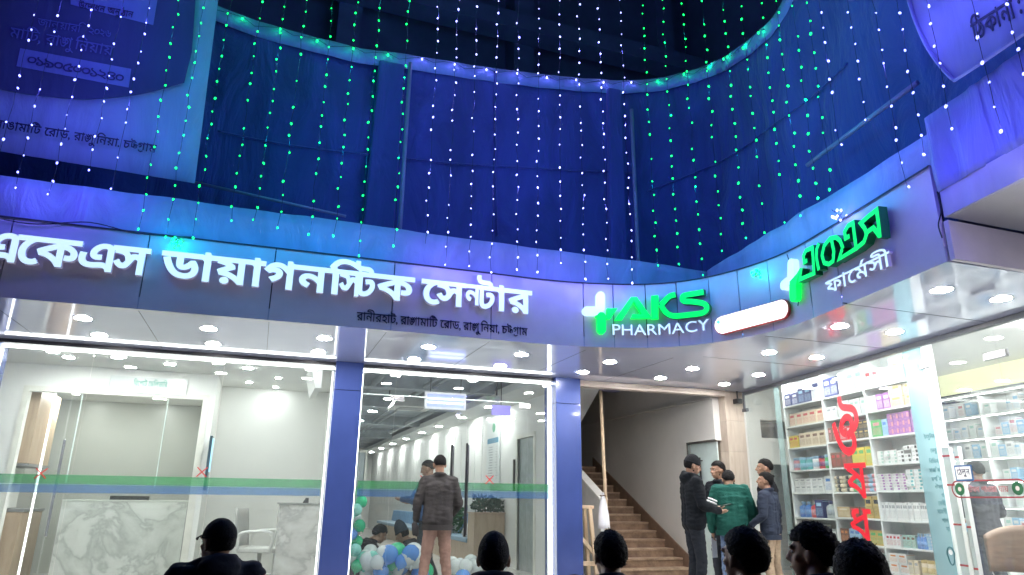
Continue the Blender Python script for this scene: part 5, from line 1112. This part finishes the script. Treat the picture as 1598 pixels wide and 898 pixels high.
def person(label, loc, yaw, pose=None, base=STAND, H=1.72, top='jacket', topc=(.02, .02, .025), legc=(.03, .035, .05), hair='short', headyaw=0, headpitch=0, hood=False, beard=False, bulk=1.0, legs=True, group=None, hairc=None, fuzz=False, sheen=0):
    yaw += math.atan2(loc[1], loc[0])-PI/2
    J = {k: Vector(v) for k, v in base.items()}
    for k, v in (pose or {}).items(): J[k] = Vector(v)
    t = thing('person', label, 'person', loc, yaw, group); t.scale = (H/1.72,)*3
    HM = Matrix.Translation(J['head']) @ Matrix.Rotation(headyaw, 4, 'Z') @ Matrix.Rotation(headpitch, 4, 'X')
    H3 = HM.to_3x3(); h = lambda x, y, z: HM @ Vector((x, y, z))
    g = MB()
    g.ball(h(0, -.012, .018), (.076, .096, .092), 20, 14, 0, H3); g.ball(h(0, .035, -.045), (.056, .058, .072), 16, 12, 0, H3); g.ball(h(0, .058, -.088), (.03, .028, .022), 12, 8, 0, H3)
    g.cap(h(0, .088, .018), h(0, .107, -.022), .010, .015); g.ball(h(-.012, .098, -.026), .010, 8, 6); g.ball(h(.012, .098, -.026), .010, 8, 6)
    g.cap(h(-.042, .078, .030), h(.042, .078, .030), .013, .013); g.cap(h(-.022, .085, -.058), h(.022, .085, -.058), .0095, .0095); g.ball(h(-.045, .055, -.018), (.02, .02, .018), 10, 8); g.ball(h(.045, .055, -.018), (.02, .02, .018), 10, 8)
    for s in (-1, 1): g.ball(h(s*.079, -.008, -.005), (.011, .022, .032), 12, 10, 0, H3 @ Matrix.Rotation(s*.35, 3, 'Z')); g.ball(h(s*.080, -.002, -.03), (.009, .012, .014), 8, 6, 0, H3)
    g.cap(J['neck'], h(0, -.02, -.06), .058, .054)
    g.cap(J['neck'], J['chest'], .055, .075); g.cap(J['chest'], J['hip'], .075, .075); g.cap(J['shL'], J['shR'], .05, .05)
    for s in 'LR':
        g.cap(J['sh'+s], J['el'+s], .045, .035); g.cap(J['el'+s], J['wr'+s], .034, .025)
        g.cap(J['hip'], J['hi'+s], .07, .06); g.cap(J['hi'+s], J['kn'+s], .055, .042); g.cap(J['kn'+s], J['an'+s], .045, .034)
        # hand: palm, four fingers, thumb
        w = J['wr'+s]; d = (w-J['el'+s]).normalized(); side = Vector((1 if s == 'L' else -1, 0, 0)); side = (side-d*side.dot(d)).normalized()
        fw = Vector((0, 1, 0)); fw = (fw-d*fw.dot(d)); fw = fw.normalized() if fw.length > .1 else Vector((0, 0, 1)); pn_ = d.cross(fw).normalized()
        if pn_.dot(side) < 0: pn_ = -pn_
        pc = w+d*.055; g.cap(w, pc-fw*.018, .024, .02); g.cap(w+fw*.008, pc+fw*.026, .022, .019)
        for i in range(4):
            b0_ = pc+fw*(.030-.021*i)+d*.018; l = (.036, .042, .039, .030)[i]; m1 = b0_+d*l+pn_*.008; m2 = m1+d*l*.6+pn_*.022; g.cap(b0_, m1, .0095, .0088, 8); g.cap(m1, m2, .0088, .0075, 8)
        tb = w+fw*.026+d*.02; tm = tb+fw*.026+d*.028+pn_*.008; g.cap(tb, tm, .012, .0105, 8); g.cap(tm, tm+d*.03+pn_*.008, .0105, .008, 8)
    o = bpy.data.objects.new('body', remeshed(g, .0085, 2)); o.data.materials.append(SKIN); col.objects.link(o); o.parent = t
    for s in (-1, 1):
        g = MB(); g.ball(h(s*.031, .0745, .009), (.013, .010, .0075), 12, 8, 0, H3); g.ball(h(s*.031, .0822, .009), (.006, .004, .006), 8, 6, 1, H3); obj('eye', g, [EYEW, EYEB], t, True, False)
        g = MB(); g.cap(h(s*.014, .0895, .033), h(s*.050, .0725, .035), .0048, .003, 8); obj('eyebrow', g, HAIR, t, True, False)
    g = MB(); g.cap(h(-.02, .0945, -.060), h(.02, .0945, -.060), .0042, .0042, 8); obj('mouth', g, LIP, t, True, False)
    # hair or hat: a shell over the skull
    def shell(rx, ry, rz, cy, cz, keep, amp, ns, m, name, n=48, k=36, inset=.93, taper=0):
        g = MB(); vs = {}; sd = R.uniform(0, 99)
        for i in range(k+1):
            for j in range(n):
                a, b = PI*i/k, 2*PI*j/n; d = Vector((math.sin(a)*math.cos(b), math.sin(a)*math.sin(b), math.cos(a)))
                q = 1+amp*noise.noise(d*ns+Vector((sd, 0, 0)))+amp*.6*noise.noise(d*ns*2.7); mg = keep(d)
                if taper: q = inset+.012+(q-inset-.012)*max(0, min(1, mg/taper))**.6
                vs[i, j] = (d, h(d.x*rx*q, cy+d.y*ry*q, cz+d.z*rz*q), h(d.x*rx*inset, cy+d.y*ry*inset, cz+d.z*rz*inset))
        idx = {}
        for key, v in vs.items(): idx[key] = len(g.v); g.v += [v[1], v[2]]
        fset = [(i, j) for i in range(k) for j in range(n) if keep(vs[i, j][0]) > 0 and keep(vs[i+1, (j+1) % n][0]) > 0]; fs = set(fset)
        for i, j in fset:
            q = [idx[i, j], idx[i+1, j], idx[i+1, (j+1) % n], idx[i, (j+1) % n]]; g.f.append(tuple(q)); g.m.append(0); g.f.append(tuple(x+1 for x in q[::-1])); g.m.append(0)
            for (a, b), nb in (((0, 1), (i, (j-1) % n)), ((1, 2), (i+1, j)), ((2, 3), (i, (j+1) % n)), ((3, 0), (i-1, j))):
                if nb not in fs: g.f.append((q[a], q[b], q[b]+1, q[a]+1)); g.m.append(0)
        return obj(name, g, m, t, True, False)
    hm = HAIR if not hairc else mat('hat_%d%d%d' % tuple(int(x*99) for x in hairc), hairc, .85, bump=.5, bscale=120, spec=.12)
    def hl(front, side, nape):                # hairline: signed margin over the skull direction
        def f(d):
            lim = front if d.y > .45 else (front+(side-front)*(.45-d.y)/.35 if d.y > .10 else (side if d.y > -.15 else side+(nape-side)*min(1, (-.15-d.y)/.35)))
            return d.z-lim
        return f
    if hair in ('beanie', 'tall_beanie'): shell(.082, .104, .10, -.014, .02, lambda d: min(-.05-d.y, d.z+.72, .25-d.z), .04, 8, HAIR, 'hair', taper=.2)
    if hair == 'short': shell(.086, .108, .108, -.014, .022, hl(.42, .0, -.55), .04, 6, hm, 'hair', taper=.22)
    elif hair == 'curly': shell(.092, .114, .120, -.014, .022, hl(.30, -.05, -.62), .12, 10, hm, 'hair', 72, 50, taper=.16)
    elif hair == 'thick': shell(.090, .112, .112, -.016, .022, hl(.38, -.10, -.72), .07, 8, hm, 'hair', 60, 44, taper=.2)
    elif hair == 'skullcap':
        shell(.083, .104, .116, -.012, .024, hl(.15, -.12, -.35), .025, 4, hm, 'knitted_cap'); shell(.081, .102, .10, -.014, .02, lambda d: min(-.1-d.y, d.z+.8, .1-d.z), .04, 8, HAIR, 'hair', taper=.2)
    elif hair == 'beanie':
        shell(.088, .108, .128, -.012, .022, lambda d: d.z+.02, .02, 6, hm, 'beanie'); shell(.0905, .1105, .034, -.012, .036, lambda d: .99-abs(d.z), .01, 12, hm, 'beanie_fold')
    elif hair == 'tall_beanie':
        shell(.086, .104, .20, -.012, .03, lambda d: d.z+.05, .04, 5, hm, 'beanie'); shell(.092, .112, .03, -.012, .04, lambda d: .99-abs(d.z), .01, 12, hm, 'beanie_fold')
    elif hair == 'cap':
        shell(.085, .106, .108, -.012, .03, lambda d: d.z+.02, .015, 5, hm, 'cap'); shell(.08, .104, .10, -.014, .02, lambda d: min(-.1-d.y, d.z+.6), .03, 7, HAIR, 'hair', taper=.2)
        g = MB(); g.sheet([[h(.075*math.sin(a)*(1-.08*r), .055+(.045+.055*r)*math.cos(a), .045-.018*r-.012*abs(math.sin(a))) for a in np.linspace(-1.25, 1.25, 11)] for r in np.linspace(0, 1, 5)], (0, 0, .006)); obj('cap_brim', g, hm, t, True, False)
    elif hair == 'hoodup':
        shell(.102, .124, .128, -.02, .015, lambda d: max(.45-d.y, d.z-.72), .04, 4, mat('cl_%s' % label[:24], topc, .8), 'hood', 44, 30, .9)
    if beard: shell(.066, .098, .106, -.005, .0, lambda d: min(d.y-.05, d.z+.93, -.45-d.z, max(-.60-d.z, .72-d.y)), .04, 10, HAIR, 'beard')
    if hair in ('short', 'curly', 'thick') and fuzz:      # loose strands breaking the outline
        ho = [c for c in t.children if c.name.startswith('hair')][0]; V = [v.co.copy() for v in ho.data.vertices]; hc = h(0, -.014, .01); g = MB(); used = [p.vertices[0] for p in ho.data.polygons]
        for k in range(900):
            p = V[R.choice(used)]; d = (p-hc).normalized(); w = Vector((R.gauss(0, 1), R.gauss(0, 1), R.gauss(-.2, 1))).normalized(); l = R.uniform(.004, .009 if hair == 'short' else .013)
            sd_ = d.cross(w).normalized()*R.uniform(.0008, .0018); b1 = p-d*.004; m1 = p+(d*.5+w*.5).normalized()*l*.6; e1 = m1+(d*.15+w*.8-Vector((0, 0, .3))).normalized()*l*.6
            g.add([b1-sd_, b1+sd_, m1+sd_*.7, m1-sd_*.7, e1], [(0, 1, 2, 3), (3, 2, 4)])
        obj('hair_strands', g, HAIR, t, False, False)
    # garments
    TM = mat('cl_%s' % label[:24], topc, .82, var=.15, scale=14, bump=.25, bscale=60, sheen=sheen, spec=.15); LM = mat('lg_%s' % label[:24], legc, .8, var=.25, scale=10, bump=.25, bscale=70, spec=.15)
    b = bulk; g = MB(); up = Vector((0, 0, 1))
    sl_, sr_ = J['shL'], J['shR']; hx = Vector((.055, 0, 0)); ch, wa, hp = J['chest'], J['waist'], J['hip']
    for s in (-1, 1):
        e = s*.082; g.cap(ch+Vector((e, 0, .03)), wa+Vector((e*.95, 0, 0)), .118*b, .105*b); g.cap(wa+Vector((e*.95, 0, 0)), hp+Vector((e*1.05, 0, -.03)), .108*b, .112*b)
    g.cap(ch+Vector((0, 0, .03)), wa, .122*b, .110*b); g.cap(wa, hp+Vector((0, 0, -.03)), .112*b, .118*b)
    g.cap(ch, J['neck']+Vector((0, 0, -.03)), .115*b, .075); g.cap(sl_, sr_, .064*b, .064*b); g.cap(J['neck']+Vector((0, 0, -.03)), sl_, .064, .066*b); g.cap(J['neck']+Vector((0, 0, -.03)), sr_, .064, .066*b)
    for s in 'LR':
        ee = J['el'+s]+(J['wr'+s]-J['el'+s])*.93; g.cap(J['sh'+s], J['el'+s], .070*b, .058*b); g.cap(J['el'+s], ee, .060*b, .043*b); g.cap(ch+Vector((.1*(1 if s == 'R' else -1), 0, .08)), J['sh'+s], .1*b, .07*b)
    g.tube([J['neck']+Vector((.072*math.cos(a), +.005+.076*math.sin(a), .012-.02*math.sin(a))) for a in np.linspace(0, 2*PI, 17)], .026, 8, 0, False)
    if hood: g.ball(J['neck']+Vector((0, -.085, .0)), (.115, .06, .085), 14, 10); g.tube([J['neck']+Vector((.095*math.cos(a), .0+.10*math.sin(a), .02-.03*math.sin(a))) for a in np.linspace(0, 2*PI, 17)], .033, 8, 0, False)
    me = remeshed(g, .0115, 8, .009, 7, (.8, .8, 2.6)); me.materials.append(TM); o = bpy.data.objects.new('jacket' if top == 'jacket' else top, me); col.objects.link(o); o.parent = t
    if top == 'jacket' and not hood and base is STAND:
        g = MB(); k = 24; rows = []
        for z, q_ in ((-.09, 1.), (-.12, 1.0), (-.155, .97)): rows.append([hp+Vector((.192*q_*b*math.cos(2*PI*j/k), .119*q_*b*math.sin(2*PI*j/k), z)) for j in range(k+1)])
        g.sheet(rows); g.sheet([[hp+(p-hp)*.96+Vector((0, 0, 0)) for p in r][::-1] for r in rows]); obj('hem', g, TM, t, True, False)
    if legs:
        g = MB(); g.cap(hp+Vector((-.07, 0, -.05)), hp+Vector((.07, 0, -.05)), .094, .094)
        for s in 'LR':
            kn, an = J['kn'+s], J['an'+s]; g.cap(hp+Vector((.08*(1 if s == 'R' else -1), 0, -.08)), kn, .098, .072); g.cap(kn, an+Vector((0, 0, .02)), .072, .060)
            g.cap(an+Vector((0, 0, .05)), an+Vector((0, 0, -.01)), .062, .064)
        me = remeshed(g, .012, 8, .009, 9, (1, 1, 1.9)); me.materials.append(LM); o = bpy.data.objects.new('trousers', me); col.objects.link(o); o.parent = t
        for s in 'LR':
            a = J['an'+s]; ot = .03 if s == 'R' else -.03; g = MB(); g.cap(a+Vector((0, -.03, -.035)), a+Vector((ot, .13, -.05)), .046, .038); g.cap(a+Vector((0, -.02, .0)), a+Vector((0, .04, -.04)), .045, .04); g.box(a+Vector((-.04, -.07, -.088)), a+Vector((.045, .16, -.07)))
            me = remeshed(g, .011, 3); me.materials.append(mat('shoe_dark', (.03, .028, .03), .5)); o = bpy.data.objects.new('shoe', me); col.objects.link(o); o.parent = t
    return t, HM
def headat(px, py, ax, v): return at(px, py, ax, v)
def place(px, py, d, Htop):                    # foot point under a head top seen at the pixel, d metres from the camera (plan)
    r = ray(px, py); k = d/math.hypot(r[0], r[1]); p = CAM+r*k; return Vector((p[0], p[1], 0)), p[2]
def stand(px, py, z, Y, **k):
    p = at(px, py, 'y', Y); H = p.z-(z-0) ; return p, H
# man at the doors, back to us
p = at(687, 711, 'y', 8.95)
person('man standing at the lobby doors in brown grey jacket and khaki brown trousers', (p.x, 8.95, 0), .08, dict(wrR=(.20, .16, .98), elR=(.27, .0, 1.13), elL=(-.27, -.03, 1.14), wrL=(-.275, .02, .90), knL=(-.13, .02, .49), anL=(-.17, -.03, .09), anR=(.16, -.02, .09)), H=p.z/1.725*1.72, topc=(.045, .042, .042), legc=(.24, .155, .125), hair='short', headyaw=.1, headpitch=-.25, bulk=1.06)
t = thing('gloves', 'pair of dark gloves held low by the man at the lobby doors', 'gloves', (p.x-.28, 8.98, .74))
g = MB(); g.cap((0, 0, .0), (.0, .01, .1), .03, .04); g.cap((.03, 0, -.02), (.03, 0, .07), .02, .025); obj('pair', g, mat('glove_dark', (.02, .02, .022), .7), t, True, False)
# man inside, partly hidden
p = at(672, 719, 'y', 10.3)
person('man inside the lobby in blue grey pullover with raised forearm facing left', (p.x-.02, 10.3, 0), 1.15, dict(elL=(-.30, .10, 1.16), wrL=(-.14, .36, 1.16), elR=(.27, .05, 1.15), wrR=(.10, .33, 1.12)), H=p.z/1.725*1.72, top='pullover', topc=(.045, .09, .19), legc=(.03, .04, .05), headyaw=.2, headpitch=-.3, beard=True)
# crouching decorators
CR = dict(head=(0, .33, .66), neck=(0, .20, .57), shL=(-.18, .14, .52), shR=(.18, .14, .52), chest=(0, .08, .43), waist=(0, -.06, .26), hip=(0, -.12, .15), hiL=(-.10, -.10, .15), hiR=(.10, -.10, .15), knL=(-.22, .26, .40), knR=(.22, .26, .40), anL=(-.18, .42, .09), anR=(.18, .42, .09), elL=(-.28, .30, .33), elR=(.28, .30, .33), wrL=(-.13, .50, .24), wrR=(.13, .50, .24))
p = at(592, 838, 'y', 10.5)
person('man in black jacket sitting on the floor bent over the balloons beside the pillar', (p.x-.30, 10.5, 0), -1.2, CR, H=1.70, topc=(.010, .011, .012), legc=(.05, .055, .055), hair='curly', headpitch=-.5, bulk=1.1)
p = at(628, 815, 'y', 10.4)
person('man in tall dark beanie sitting on the floor sorting balloons', (p.x+.30, 10.4, 0), 1.15, CR, H=1.68, topc=(.016, .017, .019), legc=(.22, .15, .12), hair='tall_beanie', hairc=(.03, .045, .06), headpitch=-.45)
# the group by the stairs
p = at(1077, 706, 'y', 7.75)
t, HM = person('man in black beanie and black hooded jacket looking at a phone', (p.x, 7.75, 0), -1.2, dict(elL=(-.24, .05, 1.13), wrL=(-.10, .30, 1.10), elR=(.25, .02, 1.13), wrR=(.10, .30, 1.06)), H=p.z/1.775*1.72, topc=(.006, .008, .011), legc=(.014, .017, .023), hair='beanie', hairc=(.012, .013, .016), hood=True, headyaw=-.1, headpitch=-.28, bulk=1.14, beard=True)
ph_ = thing('phone', 'dark phone held by the man in the black beanie', 'phone', t.matrix_basis @ Vector((-.05, .44, 1.12)), t.rotation_euler.z)
g = MB(); g.hexa([(-.035, -.07, -.004), (.035, -.07, -.004), (.035, .07, .02), (-.035, .07, .02)], [(-.035, -.07, .004), (.035, -.07, .004), (.035, .07, .028), (-.035, .07, .028)]); obj('case', g, BLACK, ph_, False, False, .003)
p = at(1118, 720, 'y', 8.4)
person('bearded man in dark jacket facing the beanie man from behind the group', (p.x+.02, 8.4, 0), 2.45, dict(elL=(-.26, .05, 1.14), wrL=(-.10, .24, 1.06), wrR=(.14, .26, 1.04)), H=p.z/1.73*1.72, topc=(.008, .010, .014), legc=(.03, .035, .045), hair='thick', beard=True, headyaw=-.25, headpitch=-.08)
p = at(1132, 735, 'y', 7.95)
t, HM = person('man in padded green jacket with white arm stripes bending his head down', (p.x+.05, 7.95, 0), .12, dict(head=(0, .10, 1.535), neck=(0, .02, 1.42), chest=(0, .02, 1.25), elL=(-.30, .0, 1.10), wrL=(-.27, .10, .84), elR=(.29, .05, 1.10), wrR=(.18, .2, .92)), H=p.z/1.655*1.72, topc=(.011, .075, .060), legc=(.12, .17, .27), hair='thick', headpitch=-.5, bulk=1.24)
g = MB()
for zf in (.44, .56):
    A = Vector((-.182, -.01, 1.385)).lerp(Vector((-.30, 0, 1.10)), zf); d = Vector((-.118, .01, -.285)).normalized(); u = d.cross(Vector((0, 1, 0))).normalized(); w = d.cross(u)
    g.tube([A+(u*math.cos(a)+w*math.sin(a))*(.082-.012*zf) for a in np.linspace(0, 2*PI, 18)], .011, 6, 0, False)
obj('arm_stripe', g, mat('stripe_white', (.75, .75, .75), .6), t, True, False)
t2 = thing('paper_sheet', 'pale folded paper held low by the man in green', 'paper', t.matrix_basis @ Vector((-.25, .16, .62)))
g = MB(); g.sheet([[(x, .02*math.sin(x*20), z) for x in (-.05, 0, .05)] for z in (-.12, 0, .12)], (0, .003, 0)); obj('sheet', g, mat('paper_pale', (.6, .65, .72), .6), t2, False, False)
p = at(1188, 716, 'y', 8.15)
person('man in dark puffy jacket facing left behind the slate jacket man', (p.x+.06, 8.15, 0), 1.45, dict(wrL=(-.2, .2, 1.0), wrR=(.22, .2, 1.0)), H=p.z/1.73*1.72, topc=(.011, .012, .016), legc=(.028, .03, .04), hair='short', headyaw=.2, beard=True, bulk=1.12)
p = at(1192, 737, 'y', 7.7)
person('man in slate blue jacket and khaki trousers facing left in the group', (p.x+.02, 7.7, 0), 1.15, dict(wrL=(-.2, .2, .98), wrR=(.22, .15, .95)), H=p.z/1.73*1.72, topc=(.026, .034, .055), legc=(.36, .27, .19), hair='thick', headyaw=.45, headpitch=.1, bulk=1.05)
# figure inside the pharmacy standing in for a reflected person
q_ = pw_(ploc(1535, 800, .9)[0], .9, 0)
person('dim figure in dark jacket standing behind the pharmacy door glass', (q_.x, q_.y, .01), .9, dict(elL=(-.25, .08, 1.12), wrL=(-.05, .28, 1.12), wrR=(.06, .27, 1.04)), H=1.62, topc=(.05, .05, .06), legc=(.04, .045, .06), hair='short')
q_ = pw_(ploc(1580, 860, .55)[0], .55, .006); t = thing('chair', 'brown curved wooden chair standing in for a reflection in the pharmacy door glass', 'chair', q_, PR+.3)  # chair placed inside in place of one reflected in the glass
BW = wood('chair_brown', (.20, .12, .08), (.30, .19, .13)); g = MB()
g.sheet([[(.27*math.sin(a), .24*math.cos(a), z+(.12*math.cos(a) if z > .6 else 0)) for a in np.linspace(-1.5, 1.5, 15)] for z in np.linspace(.5, .84, 6)], (0, .015, 0)); obj('backrest', g, BW, t, True, False)
g = MB(); g.lathe([(.24, .42), (.25, .44), (.24, .46)], n=24); obj('seat', g, BW, t, False, False)
for s in (-1, 1):
    for e in (-1, 1): g = MB(); g.tube([(s*.17, e*.17, .42), (s*.2, e*.2, 0)], .018, 8); obj('leg', g, BW, t, True, False)
# seated onlookers in the forecourt (dark against the light)
def seated(label, px, py, d, yaw, hair, topc=(.010, .013, .022), hp=0, hy=0, hairc=None, hood=False, htop=1.25, bulk=1.12, H=1.72):
    r = ray(px, py); k = d/math.hypot(r[0], r[1]); P = CAM+r*k; s = H/1.72
    gz = P[2]-htop*s
    return person(label, (P[0], P[1], gz), yaw, None, SEAT, H, 'jacket', topc, (.02, .022, .03), hair, hy, hp, hood, False, bulk, True, 'onlookers seated in the forecourt', hairc, fuzz=True, sheen=0)
seated('seated onlooker in a dark flat cap and dark collar, leftmost of the heads', 347, 811, 4.5, .2, 'cap', hairc=(.012, .013, .016), hy=.5, hood=True, H=1.74)
seated('seated onlooker in a dark knitted cap with high collar before the lobby doors', 771, 829, 3.9, 0, 'skullcap', hairc=(.012, .015, .02), htop=1.26, hood=True, H=1.76)
seated('seated onlooker with short dark hair before the staircase', 951, 829, 3.95, .1, 'thick', hy=.3, H=1.7)
seated('seated onlooker with thick hair turned left before the green jacket', 1162, 823, 3.45, .3, 'thick', hy=.5, H=1.76)
seated('seated onlooker with curly hair in left profile before the shelves', 1270, 820, 3.75, .5, 'curly', hy=.85, H=1.74)
seated('nearest seated onlooker with round dark hair at the lower right', 1336, 843, 2.95, -.05, 'thick', hy=.1, H=1.8)

# bulb string added along the sagging hem to make its glow spots
t = thing('light_string', 'string of bulbs added along the sagging hem of the cloth screen for glow spots', 'string lights', SP(eu[4][0], eu[4][1], .12))
pts = []; hb = []
for k in range(60):
    u = eu[3][0]+(eu[16][0]-eu[3][0])*k/59; p = SP(u, ez(u)-.06+.04*math.sin(k*2.1), .10+.02*math.sin(k)); pts.append(p)
    if k % 3 == 1: hb.append(p+Vector((0, -.01, -.02)))
g = MB(); g.tube(pts, .003, 4); obj('cord', g, BCAP, t)
for i, p in enumerate(hb):
    x = proj(p)[0]; c = 'green' if x < 640 or 1010 < x < 1285 else 'white'
    o = bpy.data.objects.new('bulb', bulbm[c]); col.objects.link(o); o.parent = t; o.location = p-t.location; o.scale = (1.6,)*3
    ld = bpy.data.lights.new('bulb_light', 'POINT'); ld.energy = .32 if c == 'white' else .22; ld.color = (.25, .25, 1) if c == 'white' else (0, 1, .3); ld.shadow_soft_size = .015
    o = bpy.data.objects.new('bulb_light', ld); col.objects.link(o); o.parent = t; o.location = p-t.location+Vector((0, -.03, 0))

for pts_, lb in (([(8, 345), (60, 352), (140, 349), (215, 366), (300, 372)], 'thin dark cable drooping along the fascia top left of the large sign'), ([(1232, 398), (1243, 430), (1252, 452), (1249, 478)], 'thin dark cable hanging beside the white cross of the corner sign'), ([(1468, 300), (1474, 330), (1470, 352), (1476, 372)], 'loose dark cable hanging at the fascia corner')):
    P_ = []
    for q in catmull([(*p, 0) for p in pts_], 6): u, z = FS.uz(q.x, q.y); P_.append(FS(u, z, .03))
    g = MB(); g.tube(P_, .005, 6); tag(obj('cable', g, BCAP), lb, 'cable')
